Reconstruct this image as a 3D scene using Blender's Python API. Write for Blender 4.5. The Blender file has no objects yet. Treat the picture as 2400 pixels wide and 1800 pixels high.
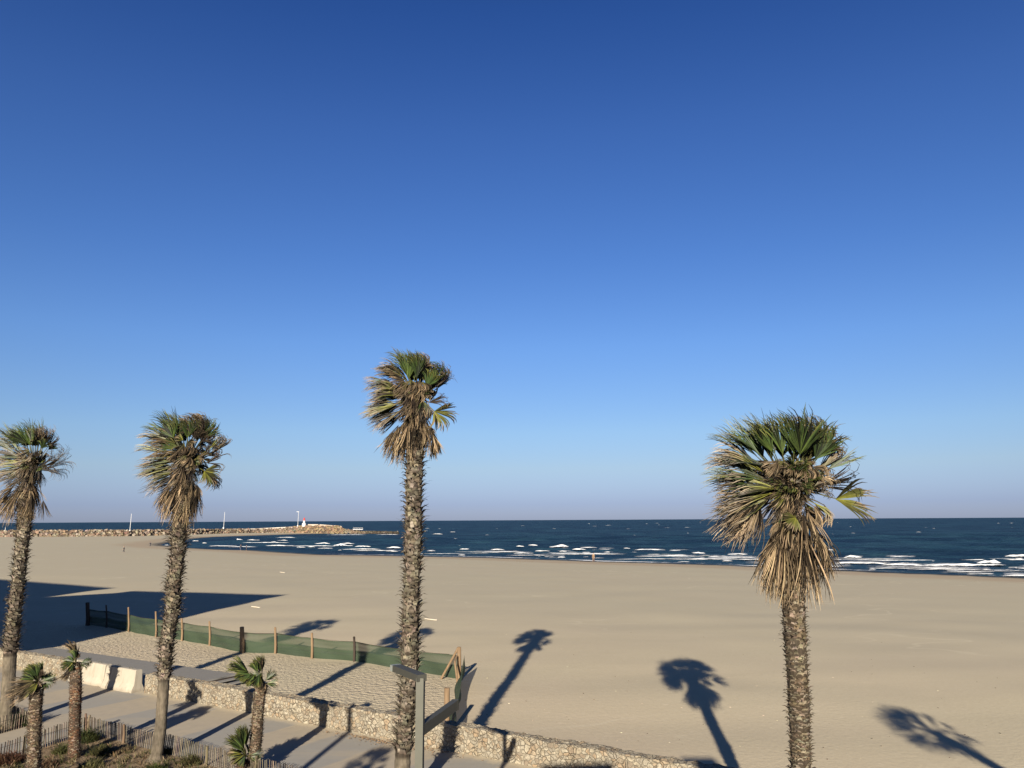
import bpy, bmesh, math, random
import numpy as np
from mathutils import Vector, Matrix, noise as mnoise
V = Vector
sc = bpy.context.scene
col = sc.collection
rnd = random.Random(7)
# ------------------------------------------------------------------ camera
F = 1804.0; H = 7.5; PITCH = math.atan(319 / F); ROLL = .0052
cp, sp, cr, sr = math.cos(PITCH), math.sin(PITCH), math.cos(ROLL), math.sin(ROLL)
U0 = V((0, -sp, cp)); FW = V((0, cp, sp)); RT = V((1, 0, 0)) * cr - U0 * sr; UP = U0 * cr + V((1, 0, 0)) * sr
EYE = V((0, 0, H))
def ray(x, y): return FW + RT * ((x - 1200) / F) - UP * ((y - 900) / F)
def g(x, y, z=0.0):                      # survey: point of the level z seen at a pixel of the 2400x1800 photo
    d = ray(x, y); t = (z - H) / d.z; return V((d.x * t, d.y * t, z))
def pl(x, y, Y):                         # point at forward distance Y
    d = ray(x, y); t = Y / d.y; return V((d.x * t, Y, H + d.z * t))
cam = bpy.data.cameras.new('camera'); cam.lens = F / 2400 * 36; cam.sensor_width = 36
cam.clip_start = .1; cam.clip_end = 200000
co = bpy.data.objects.new('camera', cam); col.objects.link(co); sc.camera = co
M = Matrix((RT, UP, -FW)).transposed().to_4x4(); M.translation = EYE; co.matrix_world = M
# ------------------------------------------------------------------ light
SUN_EL = math.radians(18.8); AZ = math.atan(.130)
SH = V((math.sin(AZ), math.cos(AZ), 0))            # direction in which shadows run
TE = math.tan(SUN_EL)
sd = SH * math.cos(SUN_EL) - V((0, 0, math.sin(SUN_EL)))
sl = bpy.data.lights.new('sun', 'SUN'); sl.energy = 4.6; sl.angle = math.radians(.53); sl.color = (1, .89, .72)
so = bpy.data.objects.new('sun', sl); col.objects.link(so); so.rotation_euler = sd.to_track_quat('-Z', 'Y').to_euler()
w = bpy.data.worlds.new('World'); sc.world = w; w.use_nodes = True
nt = w.node_tree; bg = nt.nodes['Background']
sky = nt.nodes.new('ShaderNodeTexSky'); sky.sky_type = 'NISHITA'; sky.sun_disc = False
sky.sun_elevation = SUN_EL; sky.sun_rotation = math.pi + AZ
sky.altitude = 0; sky.air_density = 1.0; sky.dust_density = .3; sky.ozone_density = 3.0
wtc = nt.nodes.new('ShaderNodeTexCoord'); wsx = nt.nodes.new('ShaderNodeSeparateXYZ'); nt.links.new(wtc.outputs['Generated'], wsx.inputs[0])
wr = nt.nodes.new('ShaderNodeValToRGB')                    # clear winter air: deeper blue, lilac low down
SKYT = [(.0, (.37, .45, .86)), (.02, (.37, .44, .84)), (.065, (.54, .57, .76)), (.111, (.58, .64, .81)), (.22, (.52, .66, .93)), (.326, (.41, .585, .92)), (.469, (.325, .505, .875)), (.59, (.21, .40, .79)), (.70, (.18, .26, .38)), (1, (.15, .20, .27))]
while len(wr.color_ramp.elements) < len(SKYT): wr.color_ramp.elements.new(.5)
for e, (p_, c_) in zip(wr.color_ramp.elements, SKYT): e.position = p_; e.color = (*c_, 1)
nt.links.new(wsx.outputs[2], wr.inputs[0])
wm = nt.nodes.new('ShaderNodeMixRGB'); wm.blend_type = 'MULTIPLY'; wm.inputs[0].default_value = 1
nt.links.new(sky.outputs[0], wm.inputs[1]); nt.links.new(wr.outputs[0], wm.inputs[2]); nt.links.new(wm.outputs[0], bg.inputs[0]); bg.inputs[1].default_value = .05
sc.view_settings.view_transform = 'Standard'; sc.view_settings.look = 'None'
sc.view_settings.exposure = 1.4; sc.view_settings.gamma = 1; sc.view_settings.use_curve_mapping = False
# ------------------------------------------------------------------ materials
class NB:
    def __init__(s, name):
        s.m = bpy.data.materials.new(name); s.m.use_nodes = True; s.t = s.m.node_tree; s.b = s.t.nodes['Principled BSDF']
        s.tc = s.t.nodes.new('ShaderNodeTexCoord').outputs['Object']
    def n(s, typ, **kw):
        x = s.t.nodes.new('ShaderNode' + typ)
        for k, v in kw.items(): setattr(x, k, v)
        return x
    def l(s, a, b): s.t.links.new(a, b)
    def noise(s, scale, detail=4, rough=.55, vec=None):
        x = s.n('TexNoise'); x.inputs['Scale'].default_value = scale; x.inputs['Detail'].default_value = detail
        x.inputs['Roughness'].default_value = rough; s.l(vec or s.tc, x.inputs['Vector']); return x.outputs[0]
    def map(s, scale=(1, 1, 1), rot=(0, 0, 0), loc=(0, 0, 0)):
        x = s.n('Mapping'); x.inputs['Scale'].default_value = scale; x.inputs['Rotation'].default_value = rot
        x.inputs['Location'].default_value = loc; s.l(s.tc, x.inputs['Vector']); return x.outputs[0]
    def ramp(s, fac, stops, interp='LINEAR'):
        x = s.n('ValToRGB'); r = x.color_ramp; r.interpolation = interp
        while len(r.elements) < len(stops): r.elements.new(.5)
        for e, (p, c) in zip(r.elements, stops):
            e.position = p; e.color = (*c, 1) if hasattr(c, '__len__') else (c, c, c, 1)
        s.l(fac, x.inputs[0]); return x.outputs[0]
    def mix(s, fac, a, b, mode='MIX'):
        x = s.n('MixRGB', blend_type=mode)
        for i, v in ((0, fac), (1, a), (2, b)):
            if hasattr(v, 'links'): s.l(v, x.inputs[i])
            elif i == 0: x.inputs[0].default_value = v
            else: x.inputs[i].default_value = (*v, 1)
        return x.outputs[0]
    def math(s, op, a, b=0.0):
        x = s.n('Math', operation=op)
        for i, v in ((0, a), (1, b)):
            if hasattr(v, 'links'): s.l(v, x.inputs[i])
            else: x.inputs[i].default_value = v
        return x.outputs[0]
    def attr(s, name): return s.n('Attribute', attribute_name=name)
    def bump(s, h, strength=.5, dist=.05, normal=None):
        x = s.n('Bump'); x.inputs['Strength'].default_value = strength; x.inputs['Distance'].default_value = dist
        s.l(h, x.inputs['Height'])
        if normal: s.l(normal, x.inputs['Normal'])
        s.l(x.outputs[0], s.b.inputs['Normal']); return x.outputs[0]
    def out(s, color=None, rough=.9, spec=.3):
        if color is not None:
            if hasattr(color, 'links'): s.l(color, s.b.inputs['Base Color'])
            else: s.b.inputs['Base Color'].default_value = (*color, 1)
        s.b.inputs['Roughness'].default_value = rough; s.b.inputs['Specular IOR Level'].default_value = spec
        return s.m
def simple(name, c1, c2, scale=6, rough=.85, bump=.3, dist=.01, spec=.3, stretch=(1, 1, 1)):
    b = NB(name); v = b.map(stretch); n = b.noise(scale, 6, .6, v)
    b.bump(n, bump, dist)
    return b.out(b.mix(b.ramp(n, [(.3, 0), (.7, 1)]), c1, c2), rough, spec)
def vcol(name, scale=14, amt=.5, rough=.8, transl=0, spec=.25, bump=.4, dist=.01, stretch=(1, 1, 1)):
    b = NB(name); n = b.noise(scale, 5, .6, b.map(stretch))
    c = b.mix(1, b.attr('Col').outputs['Color'], b.ramp(n, [(.25, 1 - amt), (.75, 1 + amt * .4)]), 'MULTIPLY')
    b.bump(n, bump, dist); b.out(c, rough, spec)
    if transl:
        tr = b.n('BsdfTranslucent'); b.l(c, tr.inputs[0]); mx = b.n('MixShader'); mx.inputs[0].default_value = transl
        o = b.t.nodes['Material Output']; b.l(b.b.outputs[0], mx.inputs[1]); b.l(tr.outputs[0], mx.inputs[2]); b.l(mx.outputs[0], o.inputs[0])
    return b.m
WD = (g(1239, 1795) - g(38, 1567)).normalized()          # along the wall, towards the right
WN = V((-WD.y, WD.x, 0))                                  # towards the sea
WANG = math.atan2(WD.y, WD.x)
# sand
b = NB('sand'); big = b.noise(.05, 3, .5); st = b.noise(.4, 6, .6, b.map((.25, 1, 1)))
fine = b.noise(9, 6, .7); med = b.noise(1.6, 4, .6); foot = b.noise(4.2, 4, .6)
c = b.mix(b.ramp(big, [(.35, 0), (.65, 1)]), (.420, .372, .270), (.430, .363, .270))
c = b.mix(b.ramp(st, [(.35, .0), (.75, .45)]), c, (.372, .325, .235))
c = b.mix(b.ramp(fine, [(.3, .25), (.6, 0)]), c, (.26, .21, .14))
at = b.attr('zone'); sep = b.n('SeparateColor'); b.l(at.outputs['Color'], sep.inputs[0])
sy = b.n('SeparateXYZ'); b.l(b.map((1, 1, 1), (0, 0, -WANG)), sy.inputs[0])
moist = b.ramp(b.math('ADD', b.math('DIVIDE', b.math('SUBTRACT', sy.outputs[1], g(38, 1567).dot(WN)), 110.0), b.math('MULTIPLY', b.math('SUBTRACT', big, .5), .35)), [(.14, 0), (.42, 1)])
c = b.mix(b.math('MULTIPLY', moist, .75), c, (.325, .297, .228))   # firmer, damper sand towards the sea
c = b.mix(b.ramp(sep.outputs[1], [(0, 0), (.4, .75), (.6, .75), (.8, 0)]), c, (.30, .235, .165))
c = b.mix(b.ramp(sep.outputs[1], [(.6, 0), (.95, 1)]), c, (.055, .048, .045))   # wet strip at the waterline
ln = b.ramp(b.noise(.16, 2, .45, b.map((.7, 1.2, 1), (0, 0, .4))), [(.485, 0), (.498, 1), (.502, 1), (.515, 0)]); lm = b.ramp(b.noise(.045, 2), [(.5, 0), (.62, 1)])
c = b.mix(b.math('MULTIPLY', b.math('MULTIPLY', ln, lm), .4), c, (.47, .42, .315))          # old wheel and foot tracks
ptc = b.ramp(b.noise(.11, 5, .65, b.map((.6, 1.3, 1))), [(.52, 0), (.7, .5)]); c = b.mix(ptc, c, (.345, .305, .225))
speck = b.ramp(b.noise(2.4, 2, .5, b.map((.6, 1.6, 1), (0, 0, -WANG))), [(.70, 0), (.74, .55)])
c = b.mix(b.math('MULTIPLY', speck, sep.outputs[2]), c, (.55, .47, .36))
hgt = b.math('ADD', b.math('MULTIPLY', b.ramp(foot, [(.3, 0), (.7, 1)]), b.math('MULTIPLY', sep.outputs[0], 1.0)), b.math('MULTIPLY', fine, .10))
hgt = b.math('ADD', hgt, b.math('MULTIPLY', st, .12))
b.bump(hgt, .8, .11); SAND = b.out(c, .95, .1)
# promenade
b = NB('promenade_concrete'); v = b.map((1, 1, 1), (0, 0, -WANG)); sx = b.n('SeparateXYZ'); b.l(v, sx.inputs[0])
wob = b.math('MULTIPLY', b.noise(.7, 2), .25)
u = b.math('FRACT', b.math('DIVIDE', b.math('ADD', sx.outputs[0], wob), 4.6))
bands = b.ramp(u, [(0, 0), (.47, 0), (.5, 1), (.97, 1), (1, 0)])
n1 = b.noise(2.5, 6, .65); n2 = b.noise(.4, 4, .6, b.map((.4, 2.2, 1), (0, 0, -WANG)))
c = b.mix(bands, (.325, .28, .215), (.245, .235, .215)); c = b.mix(b.ramp(n1, [(.35, .35), (.65, 0)]), c, (.225, .205, .175))
c = b.mix(b.ramp(n2, [(.5, 0), (.72, .55)]), c, (.335, .285, .21))
u2 = b.math('FRACT', b.math('DIVIDE', sx.outputs[0], 2.3)); j = b.ramp(u2, [(0, 1), (.008, 0), (.992, 0), (1, 1)])
c = b.mix(b.math('MULTIPLY', j, .5), c, (.2, .18, .15)); b.bump(n1, .3, .01); dw = b.math('SUBTRACT', g(38, 1567).dot(WN), sx.outputs[1])
c = b.mix(b.math('MULTIPLY', b.ramp(b.math('ADD', dw, b.math('MULTIPLY', b.math('SUBTRACT', n1, .5), .9)), [(.10, .95), (.42, 0)]), .8), c, (.40, .345, .25))   # sand blown to the wall foot
PROM = b.out(c, .9, .2)
SOIL = NB('bed_soil'); n = SOIL.noise(3, 8, .7); n2 = SOIL.noise(.8, 3)
c = SOIL.ramp(n, [(.3, (.085, .06, .038)), (.5, (.19, .14, .09)), (.7, (.30, .23, .15))]); SOIL.bump(n, .9, .08); SOIL = SOIL.out(c, .95, .1)
# stone masonry
b = NB('rubble_stone'); vw = b.n('VectorMath', operation='ADD'); b.l(b.map((1, 1, 1.15)), vw.inputs[0])
nn = b.n('TexNoise'); nn.inputs['Scale'].default_value = 4; b.l(b.tc, nn.inputs['Vector'])
sc_ = b.n('VectorMath', operation='SCALE'); sc_.inputs['Scale'].default_value = .24; b.l(nn.outputs['Color'], sc_.inputs[0]); b.l(sc_.outputs[0], vw.inputs[1])
def vor(feat):
    x = b.n('TexVoronoi', feature=feat); x.inputs['Scale'].default_value = 6.3; b.l(vw.outputs[0], x.inputs['Vector']); return x
v1 = vor('F1'); ve = vor('DISTANCE_TO_EDGE')
sepc = b.n('SeparateColor'); b.l(v1.outputs['Color'], sepc.inputs[0])
c = b.ramp(sepc.outputs[0], [(0, (.245, .205, .145)), (.2, (.285, .255, .195)), (.42, (.20, .18, .145)), (.6, (.30, .27, .21)), (.76, (.25, .185, .12)), (.88, (.16, .135, .105)), (1, (.27, .22, .155))])
fn = b.noise(13, 5, .7); c = b.mix(b.ramp(fn, [(.38, .75), (.56, 0)]), c, (.11, .09, .065))
edge = b.ramp(ve.outputs['Distance'], [(0, 0), (.04, .6), (.10, 1)])
lowm = b.ramp(b.noise(2.1, 3), [(.45, 0), (.6, 1)])
mort = b.mix(lowm, (.27, .24, .185), (.07, .055, .04)); c = b.mix(edge, mort, c)
b.bump(b.math('ADD', edge, b.math('MULTIPLY', fn, .6)), .9, .035); STONE = b.out(c, .9, .2)
# sea
b = NB('sea_water'); p1 = b.noise(.035, 5, .6, b.map((.35, 1, 1), (0, 0, -.45))); p2 = b.noise(.16, 5, .65, b.map((.3, 1, 1), (0, 0, -.45)))
p3 = b.noise(.0035, 4, .6, b.map((.15, 1, 1)))
c = b.mix(b.ramp(p3, [(.35, 0), (.65, 1)]), (.0130, .037, .069), (.0145, .047, .069))
c = b.mix(b.ramp(p1, [(.35, 0), (.7, .7)]), c, (.007, .019, .042)); c = b.mix(b.ramp(p2, [(.42, 0), (.7, .9)]), c, (.026, .066, .092))
p4 = b.noise(1, 4, .6, b.map((.045, .022, 1))); c = b.mix(b.ramp(p4, [(.42, 0), (.6, .8)]), c, (.006, .016, .036))
b.bump(b.math('ADD', p2, b.noise(.8, 4)), .6, .6); SEA = b.out(c, .5, .02)
b = NB('sea_foam'); n = b.noise(1.2, 6, .7, b.map((.5, 1, 1.5))); b.bump(n, .6, .3); FOAM = b.out(b.ramp(n, [(.3, (.36, .39, .43)), (.6, (.64, .65, .66))]), .8, .2)
tp = b.n('BsdfTransparent'); mx = b.n('MixShader'); fa = b.math('ADD', b.attr('Col').outputs['Fac'], b.math('SUBTRACT', b.math('MULTIPLY', b.noise(.9, 5, .7, b.map((.5, 1, 1))), 1.5), .75))
b.l(b.ramp(fa, [(.28, 0), (.54, 1)]), mx.inputs[0]); b.l(tp.outputs[0], mx.inputs[1]); b.l(b.b.outputs[0], mx.inputs[2]); b.l(mx.outputs[0], b.t.nodes['Material Output'].inputs[0])
LEAF = vcol('palm_leaf', 9, .4, .5, .07, .35, .2)
DEAD = vcol('dead_palm_leaf', 12, .5, .85, .05, .15, .3)
TRUNK = vcol('palm_trunk', 10, .55, .95, 0, .1, .9, .03, (1, 1, .35))
PLANT = vcol('plant_leaf', 12, .4, .7, .15, .2)
ROCK = vcol('limestone_rock', .8, .45, .9, 0, .15, .6, .3)
PALING = vcol('weathered_chestnut', 20, .5, .9, 0, .1, .5, .01, (1, 1, .1))
WOOD = simple('round_post_wood', (0.189, 0.131, 0.079), (0.131, 0.086, 0.050), 9, .85, .5, .01, .2, (1, 1, .15))
DARKWOOD = simple('dark_post_wood', (0.050, 0.037, 0.028), (0.028, 0.021, 0.018), 9, .85, .5, .01, .2, (1, 1, .15))
DECK = NB('boardwalk_planks'); sx = DECK.n('SeparateXYZ'); DECK.l(DECK.map((1, 1, 1), (0, 0, -WANG)), sx.inputs[0])
q = DECK.math('FRACT', DECK.math('DIVIDE', sx.outputs[0], .145)); gap = DECK.ramp(q, [(0, 0), (.08, 1), (.92, 1), (1, 0)])
nz = DECK.noise(3, 5, .6); c = DECK.mix(nz, (.155, .15, .14), (.205, .195, .18)); c = DECK.mix(gap, (.09, .087, .083), c); DECK.bump(gap, .5, .01); DECK = DECK.out(c, .85, .2)
STEEL = simple('painted_steel', (.066, .067, .054), (.078, .078, .063), 5, .55, .05, .005, .35)
STEEL_SHADE = simple('shaded_painted_steel', (.038, .038, .032), (.045, .045, .038), 5, .55, .05, .005, .3)  # post steel again, with the shade on the arms put into its colour
LUM = simple('luminaire_cap', (0.165, 0.180, 0.165), (0.185, 0.200, 0.185), 8, .4, .03)
b = NB('whitewashed_concrete'); n1 = b.noise(2.5, 5, .6); n2 = b.noise(7, 5, .65, b.map((1, 1, .12))); sz_ = b.n('SeparateXYZ'); b.l(b.tc, sz_.inputs[0])
c = b.mix(n1, (.33, .30, .25), (.27, .24, .19)); c = b.mix(b.ramp(n2, [(.5, 0), (.72, .55)]), c, (.17, .145, .11))
c = b.mix(b.math('MULTIPLY', b.ramp(sz_.outputs[2], [(0, .8), (.16, 0)]), n1), c, (.15, .12, .085)); b.bump(n1, .3, .012); WHITEC = b.out(c, .85, .2)
NET = NB('green_netting'); zz = NET.n('SeparateXYZ'); NET.l(NET.tc, zz.inputs[0])
n = NET.noise(.9, 4); n3 = NET.noise(120, 1); c = NET.mix(n, (.027, .042, .024), (.038, .054, .033))
NET.out(c, .8, .15)
tp = NET.n('BsdfTransparent'); mx = NET.n('MixShader'); NET.l(NET.ramp(NET.attr('Col').outputs['Color'], [(0, .2), (1, .95)]), mx.inputs[0])
NET.l(tp.outputs[0], mx.inputs[1]); NET.l(NET.b.outputs[0], mx.inputs[2]); NET.l(mx.outputs[0], NET.t.nodes['Material Output'].inputs[0]); NET = NET.m
WHITEP = simple('white_paint', (0.480, 0.480, 0.480), (0.444, 0.450, 0.456), 2, .5, .05)
REDP = simple('red_paint', (0.385, 0.042, 0.035), (0.336, 0.035, 0.032), 2, .5, .05)
PLASTER = simple('cream_plaster', (0.372, 0.330, 0.270), (0.336, 0.300, 0.246), .8, .9, .1)
GLASS = simple('window_glass', (.03, .045, .06), (.05, .06, .075), .5, .1, .02, .01, .5)
CLOTH_D = simple('dark_cloth', (.02, .022, .03), (.04, .04, .05), 9, .9, .2)
CLOTH_J = simple('jeans_cloth', (.045, .06, .11), (.06, .08, .13), 9, .9, .2)
CLOTH_T = simple('tan_cloth', (.20, .135, .08), (.17, .11, .068), 9, .9, .2)
SKIN = simple('skin', (.5, .31, .22), (.45, .27, .19), 9, .6, .05)
HAIR = simple('hair', (.03, .02, .014), (.05, .035, .022), 30, .7, .2)
LITTER = simple('dry_litter', (.13, .085, .05), (.23, .16, .10), 8, .9, .3)
BOARD = simple('bleached_wood', (0.496, 0.440, 0.352), (0.400, 0.352, 0.280), 4, .85, .3)
# ------------------------------------------------------------------ mesh helpers
class MB:
    def __init__(s): s.v = []; s.f = []; s.c = []; s.mi = []
    def add(s, vs, fs, c=(1, 1, 1), mi=0):
        o = len(s.v); s.v += [tuple(p) for p in vs]; s.f += [tuple(o + i for i in f) for f in fs]
        if c and hasattr(c[0], '__len__'): s.c += [tuple(x) for x in c]
        else: s.c += [tuple(c)] * len(vs)
        s.mi += [mi] * len(fs)
    def box(s, ctr, size, rot=None, c=(1, 1, 1), mi=0, ax=None):
        x, y, z = (q / 2 for q in size); ctr = V(ctr)
        P = [V((i * x, j * y, k * z)) for k in (-1, 1) for i, j in ((-1, -1), (1, -1), (1, 1), (-1, 1))]
        if ax: P = [ax[0] * p.x + ax[1] * p.y + V((0, 0, 1)) * p.z for p in P]
        if rot: P = [rot @ p for p in P]
        s.add([p + ctr for p in P], [(3, 2, 1, 0), (4, 5, 6, 7), (0, 1, 5, 4), (1, 2, 6, 5), (2, 3, 7, 6), (3, 0, 4, 7)], c, mi)
    def tube(s, pts, rad, n=8, c=(1, 1, 1), cap=True, mi=0):
        pts = [V(p) for p in pts]; rings = []; cc = []
        if not hasattr(rad, '__len__'): rad = [rad] * len(pts)
        ref = V((0, 1, .01))
        for i, p in enumerate(pts):
            t = (pts[min(i + 1, len(pts) - 1)] - pts[max(i - 1, 0)]).normalized()
            if abs(t.dot(ref)) > .95: ref = V((1, 0, .02))
            a = t.cross(ref).normalized(); bb = t.cross(a).normalized()
            rings += [p + (a * math.cos(2 * math.pi * k / n) + bb * math.sin(2 * math.pi * k / n)) * rad[i] for k in range(n)]
            cc += [c[i] if hasattr(c[0], '__len__') else c] * n
        fs = [(i * n + k, i * n + (k + 1) % n, (i + 1) * n + (k + 1) % n, (i + 1) * n + k) for i in range(len(pts) - 1) for k in range(n)]
        if cap: fs += [tuple(range(n - 1, -1, -1)), tuple((len(pts) - 1) * n + k for k in range(n))]
        s.add(rings, fs, cc, mi)
    def beam(s, a, bb, wd, ht, c=(1, 1, 1)):            # square bar from a to bb
        a = V(a); bb = V(bb); d = (bb - a).normalized(); r = d.cross(V((0, 0, 1)) if abs(d.z) < .9 else V((1, 0, 0))).normalized(); u = r.cross(d)
        P = [q + r * (i * wd / 2) + u * (j * ht / 2) for q in (a, bb) for i, j in ((-1, -1), (1, -1), (1, 1), (-1, 1))]
        s.add(P, [(3, 2, 1, 0), (4, 5, 6, 7), (0, 1, 5, 4), (1, 2, 6, 5), (2, 3, 7, 6), (3, 0, 4, 7)], c)
    def build(s, name, mats, parent=None, smooth=False, origin=None):
        o = V(origin) if origin is not None else V((0, 0, 0))
        me = bpy.data.meshes.new(name)
        me.from_pydata([(p[0] - o.x, p[1] - o.y, p[2] - o.z) for p in s.v], [], s.f)
        if not isinstance(mats, (list, tuple)): mats = [mats]
        for m in mats: me.materials.append(m)
        if len(mats) > 1: me.polygons.foreach_set('material_index', s.mi)
        ca = me.color_attributes.new('Col', 'FLOAT_COLOR', 'POINT')
        ca.data.foreach_set('color', np.array([(c[0], c[1], c[2], 1) for c in s.c], dtype=np.float32).ravel())
        if smooth: me.polygons.foreach_set('use_smooth', [True] * len(me.polygons))
        me.update(); ob = bpy.data.objects.new(name, me); col.objects.link(ob)
        ob.location = o
        if parent: ob.parent = parent; ob.matrix_parent_inverse = Matrix.Translation(parent.location).inverted() if origin is None else Matrix.Identity(4)
        return ob
def tag(o, label=None, cat=None, group=None, kind=None):
    for k, v_ in (('label', label), ('category', cat), ('group', group), ('kind', kind)):
        if v_: o[k] = v_
    return o
def thing(name, label, cat, loc=(0, 0, 0), group=None):
    o = bpy.data.objects.new(name, None); col.objects.link(o); o.location = loc; o.empty_display_size = .3
    return tag(o, label, cat, group)
def lerp(a, b, t): return a + (b - a) * t
def mixc(a, b, t): return tuple(x + (y - x) * t for x, y in zip(a, b))
def jit(c, a=.15, r=None):
    k = 1 + (r or rnd).uniform(-a, a); return tuple(max(0, x * k * (1 + (r or rnd).uniform(-a, a) * .3)) for x in c)
# ------------------------------------------------------------------ ground, sea
SEA_Z = -1.4
shore_px = [(2900, 1374), (2400, 1354), (2261, 1348), (2071, 1341), (1955, 1336), (1696, 1324), (1406, 1316), (1153, 1307), (900, 1302), (759, 1300), (659, 1294), (600, 1290), (518, 1288), (443, 1284), (396, 1280), (377, 1277.5), (385, 1274), (402, 1271), (450, 1263), (504, 1258.5), (580, 1256), (639, 1254), (719, 1251.5), (798, 1250.5), (862, 1250)]
shore = [g(x, y, SEA_Z) for x, y in shore_px]
shore = [shore[0] + V((200, -125, 0))] + shore
land = [(p.x, p.y) for p in shore] + [(-110, 640), (-900, 660), (-900, -200), (400, -200)]
def sdist(X, Y):
    D = np.full(X.shape, 1e9)
    for a, c_ in zip(shore[:-1], shore[1:]):
        dx, dy = c_.x - a.x, c_.y - a.y; L = dx * dx + dy * dy
        t = np.clip(((X - a.x) * dx + (Y - a.y) * dy) / L, 0, 1)
        D = np.minimum(D, np.hypot(X - a.x - t * dx, Y - a.y - t * dy))
    ins = np.zeros(X.shape, bool); n = len(land)
    for i in range(n):
        x1, y1 = land[i]; x2, y2 = land[(i + 1) % n]
        if y1 == y2: continue
        cnd = ((y1 > Y) != (y2 > Y)) & (X < (x2 - x1) * (Y - y1) / (y2 - y1) + x1); ins ^= cnd
    return np.where(ins, D, -D)
WA = g(38, 1567); WB = g(1239, 1795)
def wdist(X, Y): return (X - WA.x) * WN.x + (Y - WA.y) * WN.y      # metres seaward of the wall front
def sand_z(X, Y, D=None):
    if D is None: D = sdist(X, Y)
    z = np.where(D > 0, SEA_Z + 1.0 * (1 - np.exp(-D / 38.)), SEA_Z + D * .03)
    return np.maximum(z, SEA_Z - 3)
xs = np.concatenate([np.arange(-900, -420, 40), np.arange(-420, -60, 4), np.arange(-60, 40, 1.25), np.arange(40, 200, 4), np.arange(200, 420, 20)])
ys = np.concatenate([np.arange(-200, 20, 20), np.arange(20, 70, 1.25), np.arange(70, 320, 3), np.arange(320, 661, 6)])
X, Y = np.meshgrid(xs, ys); D = sdist(X, Y); Z = sand_z(X, Y, D)
W = wdist(X, Y)
for i in range(X.shape[0]):                                    # low undulations, nearer the viewer larger
    for k in range(X.shape[1]):
        if D[i, k] > 3 and -60 < X[i, k] < 200 and Y[i, k] < 300:
            Z[i, k] += .10 * mnoise.noise((X[i, k] * .12, Y[i, k] * .2, 0)) * min(1, D[i, k] / 30)
m = MB(); nx = len(xs)
fs = [(i * nx + k, i * nx + k + 1, (i + 1) * nx + k + 1, (i + 1) * nx + k) for i in range(len(ys) - 1) for k in range(nx - 1) if max(D[i, k], D[i + 1, k + 1], D[i, k + 1], D[i + 1, k]) > -60]
netl = np.interp(X, [-40, -33.1, -16.75, -2.8, -2.6], [66, 62.2, 49.3, 41.1, 20])
zone = np.zeros(X.shape + (3,))
zone[..., 0] = np.where((W > 0) & (Y < netl), 1, np.clip(1.0 - (W - 6) / 25, .05, .6) * .13)
zone[..., 1] = np.interp(D, [-50, 3, 5, 11, 18, 60], [1, 1, .5, .5, 0, 0]) * np.where(D > 20, 0, 1)
zone[..., 2] = np.clip(1 - (W - 3) / 26, 0, 1) * (X > -3)
m.add(np.stack([X, Y, Z], -1).reshape(-1, 3).tolist(), fs, zone.reshape(-1, 3).tolist())
beach = m.build('beach_sand', SAND, smooth=True); tag(beach, 'wide pale beach of flat sand in front of the sea', kind='structure')
beach.data.color_attributes[0].name = 'zone'
gx = np.concatenate([[-60000, -20000, -8000, -3000, -1200, -700], np.arange(-420, 330, 2.6), [600, 1200, 3000, 8000, 20000, 60000]])
gy = np.concatenate([[-2000, -200, 40], np.arange(95, 470, 2.2), np.arange(470, 800, 9), [950, 1300, 2000, 4000, 9000, 20000, 60000]])
GX, GY = np.meshgrid(gx, gy); GD = np.clip((-sdist(GX, GY) - 3) / 30, 0, 1); GZ = np.full(GX.shape, SEA_Z)
for i in range(GX.shape[0]):
    for k in range(GX.shape[1]):
        x, y = GX[i, k], GY[i, k]
        if -420 <= x < 330 and 95 <= y < 470:
            q = .846 * y + .532 * x; l = .846 * x - .532 * y
            ph = q * .36 + 2.2 * mnoise.noise((l * .012, q * .02, 1)); a_ = .5 + .9 * mnoise.noise((l * .03, q * .05, 7))
            GZ[i, k] += (.42 * a_ * (math.sin(ph) + .4 * math.sin(2 * ph + .6)) + .42 * mnoise.noise((l * .09, q * .21, 3)) + .10 * mnoise.noise((l * .25, q * .5, 9))) * min(1, (470 - y) / 80) * GD[i, k]
m = MB(); n_ = len(gx); m.add(np.stack([GX, GY, GZ], -1).reshape(-1, 3).tolist(), [(i * n_ + k, i * n_ + k + 1, (i + 1) * n_ + k + 1, (i + 1) * n_ + k) for i in range(len(gy) - 1) for k in range(n_ - 1)])
sea = m.build('sea', SEA, smooth=True); tag(sea, 'dark blue choppy sea running to the horizon', kind='structure')
# promenade slab behind (viewer side of) the wall
m = MB()
def slab(m, poly, z0, z1):
    n = len(poly); m.add([(x, y, z1) for x, y in poly] + [(x, y, z0) for x, y in poly], [tuple(range(n))] + [tuple(n + i for i in reversed(range(n)))] + [(i, n + i, n + (i + 1) % n, (i + 1) % n) for i in range(n)])
a = WA - WD * 60; c_ = WB + WD * 45; q = -WN * 70; off = WN * .2
slab(m, [((a + q).x, (a + q).y), ((c_ + q).x, (c_ + q).y), ((c_ + off).x, (c_ + off).y), ((a + off).x, (a + off).y)], -1.5, 0)
tag(m.build('promenade', PROM), 'light grey concrete seafront promenade with broad beige bands', kind='structure')
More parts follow.
